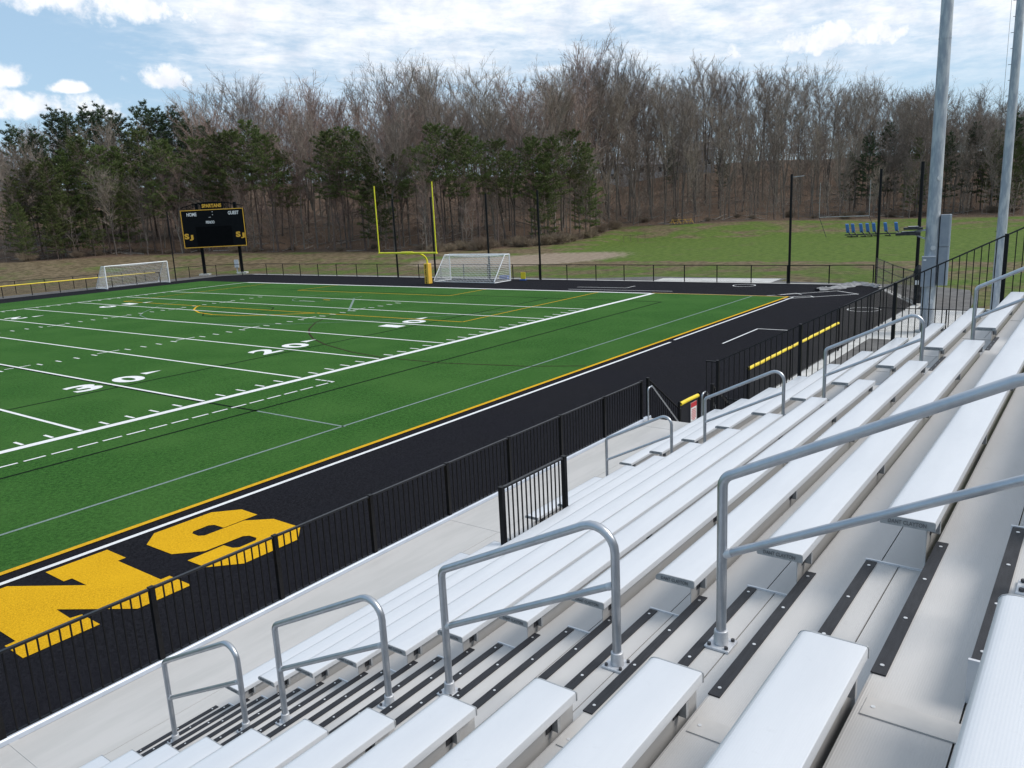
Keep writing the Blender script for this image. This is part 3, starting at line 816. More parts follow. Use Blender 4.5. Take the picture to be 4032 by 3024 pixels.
# ------------------------------------------------------------------ chain-link fences
def chain_fence(name, label, pts, h, pitch=.09, wire=.0022, spacing=3.0, post_r=.03, mesh_on=True, top=True, cat='fence', group=None, rails=(), ball=False):
    o = Vector((*pts[0], 0)); P = [Vector((*p, 0)) - o for p in pts]
    t = thing(name, label, cat, o, 0, group)
    net = MB(); rail = MB()
    for i, (a, b) in enumerate(zip(P, P[1:])):
        L = (b - a).length; n = max(1, int(round(L / spacing))); d = (b - a) / L
        for j in range(n + (1 if i == len(P) - 2 else 0)):
            q = a + d * (L * j / n)
            mb = MB(); mb.tube([q, q + Vector((0, 0, h + .03))], post_r, 8)
            if ball: mb.tube([q + Vector((0, 0, h + .03)), q + Vector((0, 0, h + .05)), q + Vector((0, 0, h + .075)), q + Vector((0, 0, h + .09))], [.034, .036, .026, .006], 8)
            mb.build('post', mt['black'], t)
        if top: rail.tube([a + Vector((0, 0, h)), b + Vector((0, 0, h))], .021 if post_r < .04 else .032, 6)
        for rz_ in rails: rail.tube([a + Vector((0, 0, rz_)), b + Vector((0, 0, rz_))], .02, 6)
        if mesh_on:
            s = 0.0
            while s < L + h:
                for sg in (1, -1):
                    # diagonal from (s,0) rising, clipped to the panel
                    u0, u1 = s, s - h
                    z0, z1 = 0.0, h
                    if u0 > L: z0 = u0 - L; u0 = L
                    if u1 < 0: z1 = h + u1; u1 = 0
                    if z1 - z0 > .02:
                        if sg < 0: u0, u1 = L - u0, L - u1
                        net.wire(a + d * u0 + Vector((0, 0, z0 + .03)), a + d * u1 + Vector((0, 0, z1)), wire)
                s += pitch * 1.414
            net.wire(a + Vector((0, 0, .05)), b + Vector((0, 0, .05)), .004)
    if mesh_on: net.build('chain_mesh', mt['black_wire'], t)
    if top or rails: rail.build('top_rail', mt['black'], t, True)
    return t
def yellow_cap(t, a, b, h):
    o = t.location; mb = MB(); A = Vector((*a, h)) - o; B = Vector((*b, h)) - o
    n = max(2, int((B - A).length / .55)); pts = [A.lerp(B, i / n) + Vector((0, 0, .006 * math.sin(i * 2.3))) for i in range(n + 1)]
    mb.tube(pts, .055, 10); mb.build('safety_cap', mt['yellow_pipe'], t, True)
NY = -17.95
g1 = chain_fence('chain_link_gate', 'short black chain-link gate with a yellow top cap beside the stair', [(-24.5, NY), (-23.2, NY)], 1.2, .055, .0022, 1.0, ball=True, cat='gate'); yellow_cap(g1, (-24.42, NY), (-23.28, NY), 1.18)
f1 = chain_fence('chain_link_fence', 'low black chain-link fence with yellow top cap behind the end picket fence', [(-19.4, NY), (-8.85, NY)], 1.2, .055, .0022, 2.3, ball=True); yellow_cap(f1, (-19.35, NY), (-8.95, NY), 1.2)
g2 = chain_fence('chain_link_gate', 'wide black double gate without cap at the stair foot', [(-23.45, NY - .9), (-23.45, NY - 2.0)], 1.2, .055, .0022, 1.1, ball=True, cat='gate')
chain_fence('chain_link_fence', 'tall black chain-link fence running from the yellow cap to the net pole', [(-8.8, NY), (7.2, NY)], 1.83, .055, .0022, 2.6, .035)
chain_fence('chain_link_fence', 'low black chain-link fence across the concrete slab beside the light pole', [(-3.2, -18.3), (-3.2, -24.0)], 1.15, .055, .0022, 2.8, .03)
chain_fence('chain_link_fence', 'black chain-link corner fence with three rails between two net poles', [(7.4, -17.9), (12.6, -15.6), (18.4, -13.3)], 1.85, .07, .002, 3.2, .035, rails=(1.25, .62))
chain_fence('chain_link_fence', 'long black chain-link fence closing the far end of the field', [(18.2, -13.2), (17.6, -7.2), (17.5, 9.6), (17.4, 37), (17.3, 43.5)], 1.35, .10, .0028, 2.9, .045)
chain_fence('chain_link_fence', 'black chain-link fence curving past the scoreboard posts', [(17.3, 43.5), (17.1, 56), (16.4, 60), (14.9, 63.2), (12.3, 65), (7.2, 66.2)], 1.35, .10, .0028, 2.9, .045)
f2 = chain_fence('chain_link_fence', 'low chain-link fence with a long yellow top cap on the far side of the field', [(7.0, 62.6), (-9.4, 64.0), (-60, 68)], 1.2, .10, .0028, 2.7, .042)
yellow_cap(f2, (6.5, 62.65), (-9.4, 64.0), 1.2); yellow_cap(f2, (-9.4, 64.0), (-40, 66.4), 1.2)
chain_fence('chain_link_fence', 'black chain-link fence on the bank behind the yellow-capped fence', [(7.2, 66.2), (-.7, 67.3), (-6.2, 68.8), (-40, 74)], 1.35, .10, .0028, 3.0, .042)

# tall net poles
for (x, y, where) in ((17.35, 33.87, 'between the goalpost uprights'), (17.45, 28.6, 'beside the right goalpost upright'), (17.4, 21.5, 'behind the turned soccer goal'), (17.3, 15.43, 'right of the turned soccer goal'),
                      (17.75, -7.29, 'left of the blue sled in the practice lawn'), (18.45, -13.33, 'at the fence corner by the grey sheet'), (7.4, -17.93, 'nearest the light pole'), (9.0, 62.6, 'behind the left soccer goal')):
    t = thing('net_pole', f'tall thin black net pole {where}', 'pole', (x, y, 0), 0, 'net poles')
    mb = MB(); mb.tube([(0, 0, -.05), (0, 0, 8.0)], .095 if y < 50 else .07, 10); mb.build('shaft', mt['black'], t, True)
    mb = MB(); mb.tube([(0, 0, 8.0), (0, 0, 8.06)], .10 if y < 50 else .075, 10); mb.build('pole_cap', mt['black'], t)
    if y in (-7.29,):
        mb = MB(); mb.tube([(0, 0, 7.85), (.1, -.9, 7.9)], .03, 6); mb.build('pulley_arm', mt['white_metal'], t)

# bundled netting and wind screen at the nearest net pole
def blob_cloth(name, pts, radii, mat, parent, seed, n=10):
    r_ = random.Random(seed); mb = MB(); vs = []; fs = []
    for i, (p, rd) in enumerate(zip(pts, radii)):
        for k in range(n):
            a = 2 * math.pi * k / n; q = rd * (.65 + .6 * r_.random())
            vs.append((p[0] + q * math.cos(a), p[1] + q * math.sin(a), p[2] + .04 * (r_.random() - .5)))
    for i in range(len(pts) - 1):
        for k in range(n): fs.append((i * n + k, i * n + (k + 1) % n, (i + 1) * n + (k + 1) % n, (i + 1) * n + k))
    fs.append(tuple(range(n))); fs.append(tuple((len(pts) - 1) * n + k for k in range(n)))
    mb.add(vs, fs); return mb.build(name, mat, parent)
t = thing('net_bundle', 'black netting gathered against the net pole nearest the light pole with a white tag', 'net', (7.2, -18.1, 0))
blob_cloth('gathered_net', [(0, 0, .1 + .22 * i) for i in range(11)], [.20, .24, .22, .19, .21, .20, .24, .27, .25, .20, .05], mt['dark_mesh'], t, 3)
mb = MB(); mb.box(-.45, -.09, 1.20, -.44, .09, 1.45); mb.build('paper_tag', mt['sign_white'], t)
t = thing('wind_screen', 'dark mesh wind screen stretched on posts right of the nearest net pole', 'screen', (7.6, -18.0, 0))
mb = MB(); mb.box(0, -.004, .1, 3.6, .004, 1.95); mb.build('screen_mesh', mt['dark_mesh'], t)
for xx in (0, 1.8, 3.6):
    mb = MB(); mb.tube([(xx, .03, 0), (xx, .03, 2.0)], .03, 8); mb.build('post', mt['black'], t)

# crumpled grey mesh sheet at the fence corner
def crumple():
    r_ = random.Random(11); nx, ny = 46, 9; vs = []; fs = []
    path = [Vector((13.3, -10.7)), Vector((14.6, -11.6)), Vector((16.4, -11.9)), Vector((18.0, -12.1)), Vector((17.4, -13.1)), Vector((15.6, -14.3))]
    seg = [(path[i + 1] - path[i]).length for i in range(len(path) - 1)]; tot = sum(seg)
    for i in range(nx):
        s = tot * i / (nx - 1); j = 0
        while j < len(seg) - 1 and s > seg[j]: s -= seg[j]; j += 1
        p = path[j].lerp(path[j + 1], min(1, s / seg[j])); d = (path[j + 1] - path[j]).normalized(); nrm = Vector((-d.y, d.x))
        wd = .25 + .45 * math.sin(math.pi * min(1, i / nx + .05)) + .12 * math.sin(i * .9)
        for k in range(ny):
            u = k / (ny - 1) * 2 - 1
            q = p + nrm * u * wd
            z = .02 + .22 * (1 - u * u) * (.35 + .65 * abs(math.sin(i * .55 + k * .7))) * (1 - .5 * r_.random())
            vs.append((q.x + .05 * r_.random(), q.y + .05 * r_.random(), z))
    for i in range(nx - 1):
        for k in range(ny - 1): fs.append((i * ny + k, (i + 1) * ny + k, (i + 1) * ny + k + 1, i * ny + k + 1))
    mb = MB(); mb.add(vs, fs); o = mb.build('tarp_sheet', mt['tarp'], None, True); tag(o, 'crumpled grey mesh sheet lying on the black surface at the fence corner', 'tarp')
crumple()

# sign at the gate
t = thing('warning_sign', 'small red and white notice sign hung on the yellow-capped gate by the stair', 'sign', (-23.70, NY - .06, .17))
mb = MB(); mb.box(-.19, -.008, .38, .19, 0, .92); mb.build('sign_plate', mt['sign_white'], t)
mb = MB(); mb.box(-.19, -.0105, .78, .19, -.0085, .92); mb.build('sign_header', mt['sign_red'], t)
mb = MB(); r2 = random.Random(5)
for i in range(7):
    wd = .08 + .08 * r2.random(); mb.box(-wd, -.0105, .70 - i * .048, wd, -.0085, .715 - i * .048 + .008)
mb.build('sign_lines', mt['sign_red'], t)

# ------------------------------------------------------------------ light poles
def light_pole(name, label, x, y, r0, r1, H, steps):
    t = thing(name, label, 'light pole', (x, y, 0))
    mb = MB(); mb.tube([(0, 0, -.05), (0, 0, H)], [r0, r1], 24); mb.build('shaft', mt['galv'], t, True)
    mb = MB(); mb.tube([(0, 0, -.05), (0, 0, .06)], r0 + .18, 24); mb.build('footing', mt['concrete'], t)
    return t
lp = light_pole('light_pole', 'thick galvanised light pole carrying grey electrical boxes', -2.5, -20.25, .305, .20, 26, False)
rv = Vector((CR.x, CR.y, 0)).normalized(); fv = Vector((CD.x, CD.y, 0)).normalized()
pv = Vector((-2.5 - CX, -20.25 - CY, 0)).normalized(); pr = Vector((pv.y, -pv.x, 0))
def pbox(name, s0, s1, z0, z1, d0, d1, mat, parent, bev=.01):
    c = pr * ((s0 + s1) / 2) - pv * ((d0 + d1) / 2) + Vector((0, 0, (z0 + z1) / 2))
    mb = MB(); mb.obox(c, pr * (s1 - s0) / 2, pv * (d1 - d0) / 2, Vector((0, 0, (z1 - z0) / 2))); return mb.build(name, mat, parent, bevel=bev)
b1 = pbox('upper_enclosure', .30, .66, 3.95, 5.38, -.20, .22, mt['box'], lp); pbox('enclosure_edge', .66, .74, 3.95, 5.38, -.20, .18, mt['boxedge'], b1)
b2 = pbox('lower_enclosure', .30, .66, 2.18, 3.93, -.20, .22, mt['box'], lp); pbox('enclosure_edge', .66, .74, 2.18, 3.93, -.20, .18, mt['boxedge'], b2)
pbox('mount_channel', .22, .30, 2.2, 5.3, -.10, .12, mt['dark_steel'], lp, 0)
b3 = pbox('junction_box', -.36, .20, 2.15, 3.50, .26, .48, mt['box'], lp); pbox('box_lid', -.37, .21, 3.50, 3.54, .24, .50, mt['boxedge'], b3); pbox('box_label', -.30, -.18, 3.34, 3.41, .481, .484, mt['sign_white'], b3, 0)
# arm with two flat floodlights
arm = MB()
arm.beam(pr * -.25 + Vector((0, 0, 4.72)), pr * -1.0 + Vector((0, 0, 4.62)), .05, .04); arm.beam(pr * -.25 + Vector((0, 0, 4.30)), pr * -.75 + Vector((0, 0, 4.52)), .03, .03)
arm.build('floodlight_arm', mt['boxedge'], lp)
for (s, z, wd, tk) in ((-.80, 4.80, .40, .05), (-1.0, 4.56, .52, .06)):
    mb = MB(); c = pr * s + Vector((0, 0, z)) - pv * .12
    mb.obox(c, pr * wd, pv * .24, Vector((0, 0, tk))); mb.obox(c + Vector((0, 0, tk + .02)), pr * wd * .6, pv * .16, Vector((0, 0, .02)))
    mb.build('floodlight_head', mt['dark_steel'], lp, bevel=.02)
    mb = MB(); mb.obox(c + Vector((0, 0, tk + .045)), pr * wd * .5, pv * .14, Vector((0, 0, .006))); mb.build('head_cover', mt['sign_white'], lp)
for i, (z, a) in enumerate(((7.0, .5), (3.9, .2), (1.45, .35))):
    c = (-pv * math.cos(a) + pr * math.sin(a)) * (.305 - z * .004); nrm = c.normalized()
    mb = MB(); mb.tube([c + Vector((0, 0, z)), c + nrm * .03 + Vector((0, 0, z))], .11, 14); mb.build('hand_hole_cover', mt['flange'], lp, True)
for zz in (9.2, 12.9, 16.5):
    mb = MB(); rr = .305 - (.105) * zz / 26; mb.tube([(0, 0, zz), (0, 0, zz + .05)], rr + .008, 24); mb.build('section_collar', mt['galv'], lp, True)
lp2 = light_pole('light_pole', 'thinner galvanised light pole with climbing bolts at the right edge', 5.5, -22.2, .255, .15, 26, True)
pv2 = Vector((5.5 - CX, -22.2 - CY, 0)).normalized(); pr2 = Vector((pv2.y, -pv2.x, 0))
for i in range(16):
    z = 4.2 + i * .75; rr = .255 - .105 * z / 26; sgn = -1 if i % 2 else -.85
    mb = MB(); mb.tube([pr2 * sgn * rr - pv2 * rr * .2 + Vector((0, 0, z)), pr2 * sgn * (rr + .13) - pv2 * rr * .2 + Vector((0, 0, z))], .014, 6); mb.build('climbing_bolt', mt['dark_steel'], lp2)
mb = MB(); mb.tube([pr2 * -.42 + Vector((0, 0, 8)), pr2 * -.36 + Vector((0, 0, 25))], .008, 5); mb.build('cable', mt['dark_steel'], lp2)

# ------------------------------------------------------------------ goalpost and soccer goals
gpst = thing('goalpost', 'yellow gooseneck football goalpost with a padded base', 'goalpost', (11.75, 24.38, 0))
gx = 9.144 - 11.75
mb = MB(); neck = [Vector((0, 0, 0)), Vector((0, 0, 2.0))]
for i in range(1, 11):
    a = math.pi / 2 * i / 10; neck.append(Vector((gx * .62 * (1 - math.cos(a)), 0, 2.0 + .95 * math.sin(a))))
neck.append(Vector((gx, 0, 2.98))); mb.tube(neck, .085, 14); mb.build('gooseneck', mt['goal_yellow'], gpst, True)
mb = MB(); mb.tube([(gx, -3.64, 3.05), (gx, 3.64, 3.05)], .085, 14); mb.build('crossbar', mt['goal_yellow'], gpst, True)
mb = MB(); mb.tube([(gx, -.8, 3.06), (gx, -.6, 3.07), (gx, .6, 3.07), (gx, .8, 3.06)], [.09, .115, .115, .09], 14); mb.build('crossbar_sleeve', mt['goal_yellow'], gpst, True)
for s in (-1, 1):
    mb = MB(); mb.tube([(gx, s * 3.556, 3.05), (gx, s * 3.556, 9.14)], .055, 12); mb.build('upright', mt['goal_yellow'], gpst, True)
pd = MB(); pd.tube([(0, 0, .02), (0, 0, 1.92)], .30, 6); pd = MB()
pd.box(-.26, -.26, .02, .26, .26, 1.92); pad = pd.build('base_pad', mt['pad_yellow'], gpst, bevel=.04)
for i, ch in enumerate('SPARTANS'):
    me = text_mesh(ch, .17, .185, mt['sb_black'], .004, .05, 'pad_lettering')
    o = bpy.data.objects.new('pad_lettering', me); COL.objects.link(o); o.parent = pad
    o.matrix_local = frame_matrix((-.2615, .115, 1.62 - i * .222), (0, -1, 0), (0, 0, 1))

def soccer_goal(label, origin, xdir, flip):
    """mouth along local x (7.32 m), net depth towards local +y"""
    t = thing('soccer_goal', label, 'soccer goal', origin, math.atan2(xdir[1], xdir[0]))
    WD, H, DT, DB = 7.32, 2.44, .75, 2.45
    for x in (0, WD):
        mb = MB(); mb.tube([(x, 0, 0), (x, 0, H)], .06, 10); mb.build('goal_upright', mt['white_paint'], t, True)
        st = MB()
        st.tube([(x, 0, H)] + [(x, DT * .9, H), (x, DT, H - .06)] + [(x, DB - .05, .22), (x, DB, .10), (x, DB - .04, .03), (x, DB - .2, .03), (x, 0, .03)], .04, 8)
        st.build('side_frame', mt['white_paint'], t, True)
    mb = MB(); mb.tube([(0, 0, H), (WD, 0, H)], .06, 10); mb.build('goal_crossbar', mt['white_paint'], t, True)
    mb = MB(); mb.tube([(0, DB - .12, .03), (WD, DB - .12, .03)], .035, 8); mb.build('ground_bar', mt['white_paint'], t, True)
    net = MB(); p = .16; wr = .0115
    def sag(u): return .16 * (1 - (2 * u - 1) ** 2)
    # back sheet from the top rear to the ground bar, and the roof
    nu = int(WD / p); nv = 18
    def surf(u, v):
        if v < .25: q = v / .25; return Vector((u * WD, DT * q, H - sag(u) * q))
        q = (v - .25) / .75; return Vector((u * WD, DT + (DB - DT) * q, (H - sag(u)) * (1 - q) + .05 * q))
    for i in range(nu + 1):
        u = i / nu; prev = None
        for j in range(0, nv + 1, 1):
            cur = surf(u, j / nv)
            if prev is not None: net.wire(prev, cur, wr)
            prev = cur
    for j in range(nv + 1):
        prev = None
        for i in range(0, 13):
            cur = surf(i / 12, j / nv)
            if prev is not None: net.wire(prev, cur, wr)
            prev = cur
    for x in (0, WD):
        n = 15
        for i in range(n + 1):
            z = H * i / n; yb = DB + (DT - DB) * (z / H)
            net.wire((x, 0, z), (x, yb, z + .02 * math.sin(i)), wr)
        for i in range(1, int(DB / p)):
            yy = i * p; zt = H if yy <= DT else H * (DB - yy) / (DB - DT)
            net.wire((x, yy, .03), (x, yy, zt), wr)
    edge = MB(); pts = [surf(i / 16, .25) for i in range(17)]; edge.tube(pts, .02, 6); edge.build('net_cord', mt['net'], t, True)
    net.build('goal_net', mt['net'], t)
    return t
soccer_goal('white soccer goal turned backwards behind the yellow goalpost', (15.75, 25.1, 0), (0, -1), 0).rotation_euler = (0, 0, 0)
g = [o for o in COL.objects if o.name.startswith('soccer_goal')][-1]
# local x -> world -Y, local +y -> world -X
g.rotation_euler = (0, 0, R(-90)); g.scale = (1, -1, 1)
soccer_goal('white soccer goal facing the field in front of the yellow-capped fence', (-.1, 61.0, 0), (1, 0), 0)

# small things beside the right goal
t = thing('equipment_bin', 'blue plastic bin lying inside the turned soccer goal', 'bin', (16.3, 18.9, 0), .2)
mb = MB()
mb.box(-.25, -.42, .08, .25, .42, .12); mb.box(-.25, -.42, .12, -.21, .42, .42); mb.box(.21, -.42, .12, .25, .42, .42); mb.box(-.21, -.42, .12, .21, -.38, .42); mb.box(-.21, .38, .12, .21, .42, .42)
mb.build('bin_body', mt['blue_plastic'], t, bevel=.02)
mb = MB(); mb.box(-.22, -.4, 0, .22, .4, .08); mb.build('bin_base', mt['dark_steel'], t)
t = thing('field_marker', 'small yellow board on a blue base by the right end of the turned goal', 'marker', (16.3, 16.7, 0), .1)
mb = MB(); mb.box(-.03, -.24, .12, .03, .24, .75); mb.build('marker_board', mt['yellow_pipe'], t, bevel=.02)
mb = MB(); mb.box(-.18, -.3, 0, .18, .3, .12); mb.build('marker_base', mt['blue_plastic'], t, bevel=.02)

# ------------------------------------------------------------------ scoreboard
d2 = Vector((.62393, -.78148, 0)); nf = Vector((-.78148, -.62393, 0)); P0 = Vector((15.65, 67.32, 0))
sbt = thing('scoreboard', 'large black scoreboard with a gold border on two posts at the field corner', 'scoreboard', P0)
def sp(s, z, o=0.0): return d2 * s + nf * o + Vector((0, 0, z))
def sbox(name, s0, s1, z0, z1, o0, o1, mat, parent, bev=0):
    mb = MB(); c = sp((s0 + s1) / 2, (z0 + z1) / 2, (o0 + o1) / 2)
    mb.obox(c, d2 * (s1 - s0) / 2, nf * (o1 - o0) / 2, Vector((0, 0, (z1 - z0) / 2))); return mb.build(name, mat, parent, bevel=bev)
body = sbox('cabinet', -1.69, 6.22, 3.50, 8.22, .20, .62, mt['sb_black'], sbt)
for (a, b, c_, d_) in ((-1.69, 6.22, 3.50, 3.59), (-1.69, 6.22, 8.13, 8.22), (-1.69, -1.60, 3.59, 8.13), (6.13, 6.22, 3.59, 8.13)): sbox('border_strip', a, b, c_, d_, .622, .645, mt['sb_gold'], body)
sbox('video_screen', .02, 4.55, 3.66, 6.10, .622, .632, mt['sb_screen'], body)
for a, b in ((-1.55, -.28), (4.78, 6.08)): sbox('logo_panel', a, b, 3.66, 6.18, .622, .636, mt['sb_black'], body)
def sbtext(txt, s0, z0, wd, ht, mat, o=.64, bold=.02, parent=body, name='board_lettering'):
    me = text_mesh(txt, wd, ht, mat, .012, bold, name)
    ob = bpy.data.objects.new(name, me); COL.objects.link(ob); ob.parent = parent
    ob.matrix_local = frame_matrix(sp(s0, z0, o), d2, (0, 0, 1))
sbtext('HOME', -.92, 7.44, 1.24, .44, mt['sb_white'], .625); sbtext('GUEST', 4.28, 7.47, 1.34, .43, mt['sb_white'], .625); sbtext('PERIOD', 1.40, 6.46, 1.08, .34, mt['sb_white'], .625)
sbtext('S', -1.52, 4.62, .58, .70, mt['sb_gold'], .638, .05); sbtext('J', -.92, 4.46, .50, .68, mt['sb_gold'], .638, .05)
sbtext('S', 4.98, 4.62, .58, .70, mt['sb_gold'], .638, .05); sbtext('J', 5.58, 4.46, .50, .68, mt['sb_gold'], .638, .05)
for z in (7.86, 7.50): sbox('clock_colon', 2.28, 2.37, z, z + .09, .622, .63, mt['sb_white'], body)
sbox('clock_dash', 1.80, 2.08, 7.22, 7.26, .622, .63, mt['sb_white'], body)
for s in (.25, 5.05):
    sbox('support_post', s - .16, s + .16, 0, 9.0, -.14, .18, mt['sb_black'], sbt)
    sbox('footing', s - .62, s + .62, -.1, .16, -.5, .5, mt['concrete'], sbt)
top = sbox('name_panel', .85, 3.70, 8.26, 9.08, .30, .44, mt['sb_black'], sbt)
sbtext('SPARTANS', 1.05, 8.44, 2.45, .46, mt['sb_gold'], .442, .04, top, 'name_lettering')
tr = MB(); arcp = [sp(-1.69 + 7.91 * i / 20, 8.26 + .86 * math.sin(math.pi * (.06 + .88 * i / 20)) ** .8, .37) for i in range(21)]
tr.tube(arcp, .05, 6)
for i in (2, 4, 6, 14, 16, 18):
    tr.beam(arcp[i], sp(-1.69 + 7.91 * i / 20, 8.24, .37), .025, .025); tr.beam(arcp[i], sp(-1.69 + 7.91 * (i + 1.6) / 20, 8.24, .37), .02, .02)
tr.build('arch_truss', mt['sb_black'], sbt)
cb = sbox('control_box', 4.25, 4.78, .75, 1.75, .2, .45, mt['boxedge'], sbt, .02)
sbox('control_stand', 4.45, 4.58, 0, .75, .28, .36, mt['galv'], sbt)

# ------------------------------------------------------------------ practice field equipment
sled = thing('tackling_sled', 'seven-pad blue blocking sled standing on the practice lawn', 'sled', (84, 2.0, ground_z(84, 2)), R(-68))
sled.scale = (1.15, 1.15, 1.35)
for i, off in enumerate((-2.9, -2.2, -1.3, -.5, .3, 1.6, 2.9)):
    jy = .25 * math.sin(i * 2.1)
    mb = MB(); mb.obox((off, jy, 1.00), (.20, 0, 0), (0, .10, .03), (-.10, -.06, .48)); mb.build('sled_pad', mt['blue_pad'], sled, bevel=.05)
    mb = MB(); mb.beam((off, jy, .7), (off + .55, jy - .5, .12), .04, .05); mb.beam((off + .55, jy - .5, .10), (off + .1, jy + .6, .10), .05, .05); mb.build('sled_arm', mt['dark_steel'], sled)
mb = MB(); mb.beam((-3.2, 0, .3), (3.3, 0, .3), .06, .06); mb.beam((3.3, 0, .3), (5.0, -.1, .25), .04, .04); mb.build('sled_frame', mt['dark_steel'], sled)
og = thing('practice_goalpost', 'old thin white practice goalpost on the far lawn', 'goalpost', (84.8, 6.2, ground_z(84.8, 6.2)), R(-82))
for s in (-1, 1):
    mb = MB(); mb.tube([(s * 3.5, 0, 3.05), (s * 3.5, 0, 8.2)], .035, 6); mb.build('upright', mt['white_metal'], og)
    mb = MB(); mb.tube([(s * 3.5, 0, 3.05), (s * 3.5 + 1.2, -.6, 0)], .045, 6); mb.build('support_leg', mt['dark_steel'], og)
mb = MB(); mb.tube([(-3.5, 0, 3.05), (3.5, 0, 3.05)], .05, 6); mb.build('crossbar', mt['white_metal'], og)
xw, yw = pt(24.9, 163); yz = ground_z(xw, yw)
ys = thing('blocking_frame', 'old yellow steel blocking sled at the edge of the woods', 'sled', (xw, yw, yz), R(-60))
ys.scale = (.8, .8, .8)
mb = MB()
for i in range(4):
    mb.beam((-2.4 + i * 1.5, 0, .1), (-2.1 + i * 1.5, .2, 1.3), .06, .06); mb.beam((-2.1 + i * 1.5, .2, 1.3), (-1.5 + i * 1.5, -.3, .2), .05, .05)
mb.beam((-2.8, 0, .5), (2.9, 0, .6), .06, .06); mb.beam((-2.2, .2, 1.1), (2.6, .2, 1.2), .05, .05); mb.build('sled_frame', mt['sled_yellow'], ys)
mb = MB(); mb.box(-2.8, -.3, 0, 2.9, -.2, .12); mb.build('skid', mt['dark_steel'], ys)
xw, yw = 79.0, 40.6
pf = thing('small_goal_frame', 'small rusty goal frame on the lawn near the brush', 'goal frame', (xw, yw, ground_z(xw, yw)), R(-62))
mb = MB()
for i in range(4): mb.beam((i * 1.2, 0, 0), (i * 1.2, 0, 1.15), .035, .035)
mb.beam((0, 0, 1.15), (3.6, 0, 1.15), .035, .035); mb.build('frame', mt['rust'], pf)
mb = MB()
for i in range(4): mb.beam((i * 1.2, 0, 1.1), (i * 1.2, 1.0, 0), .025, .025)
mb.build('brace', mt['rust'], pf)

# ------------------------------------------------------------------ houses behind the woods
def house(label, a, r, zb, Wd, D, H, rh, mat, rz):
    x, y = pt(a, r); z = ground_z(x, y) + zb
    t = thing('house', label, 'house', (x, y, z), rz)
    mb = MB(); mb.box(-Wd / 2, -D / 2, -3, Wd / 2, D / 2, H)
    for s in (-1, 1): mb.add([(s * Wd / 2, -D / 2, H), (s * Wd / 2, D / 2, H), (s * Wd / 2, 0, H + rh)], [(0, 1, 2)])
    mb.build('wall', mat, t)
    mb = MB()
    for s in (-1, 1):
        mb.add([(-Wd / 2 - .4, s * (D / 2 + .5), H - .2), (Wd / 2 + .4, s * (D / 2 + .5), H - .2), (Wd / 2 + .4, 0, H + rh + .1), (-Wd / 2 - .4, 0, H + rh + .1),
                (-Wd / 2 - .4, s * (D / 2 + .5), H - .02), (Wd / 2 + .4, s * (D / 2 + .5), H - .02), (Wd / 2 + .4, 0, H + rh + .28), (-Wd / 2 - .4, 0, H + rh + .28)],
               [(0, 1, 2, 3), (4, 5, 6, 7), (0, 1, 5, 4), (0, 3, 7, 4), (1, 2, 6, 5)])
    mb.build('roof', mt['roof'], t)
    for i in range(4):
        xx = -Wd / 2 + Wd * (i + .5) / 4
        for zz in ((1.0, 2.4), (4.0, 5.3))[: 2 if H > 5 else 1]:
            f_ = MB(); f_.box(xx - .6, -D / 2 - .05, zz[0] - .1, xx + .6, -D / 2 - .003, zz[1] + .1); fo = f_.build('window', mt['sign_white'], t)
            p_ = MB(); p_.box(xx - .5, -D / 2 - .07, zz[0], xx + .5, -D / 2 - .053, zz[1]); p_.build('pane', mt['pane'], fo)
    return t
house('white two storey house glimpsed through bare trunks above the turned soccer goal', 29.2, 236, .2, 9, 7, 5.0, 2.0, mt['siding'], R(28.8 - 90))
house('grey house with dark windows behind the tall bare trees at centre right', 24.0, 242, .2, 11, 7, 5.0, 2.0, mt['siding_grey'], R(23.6 - 90))
house('pale low house half hidden between trunks right of the white house', 26.6, 240, 0, 10, 7, 3.0, 2.0, mt['siding'], R(26.6 - 90))

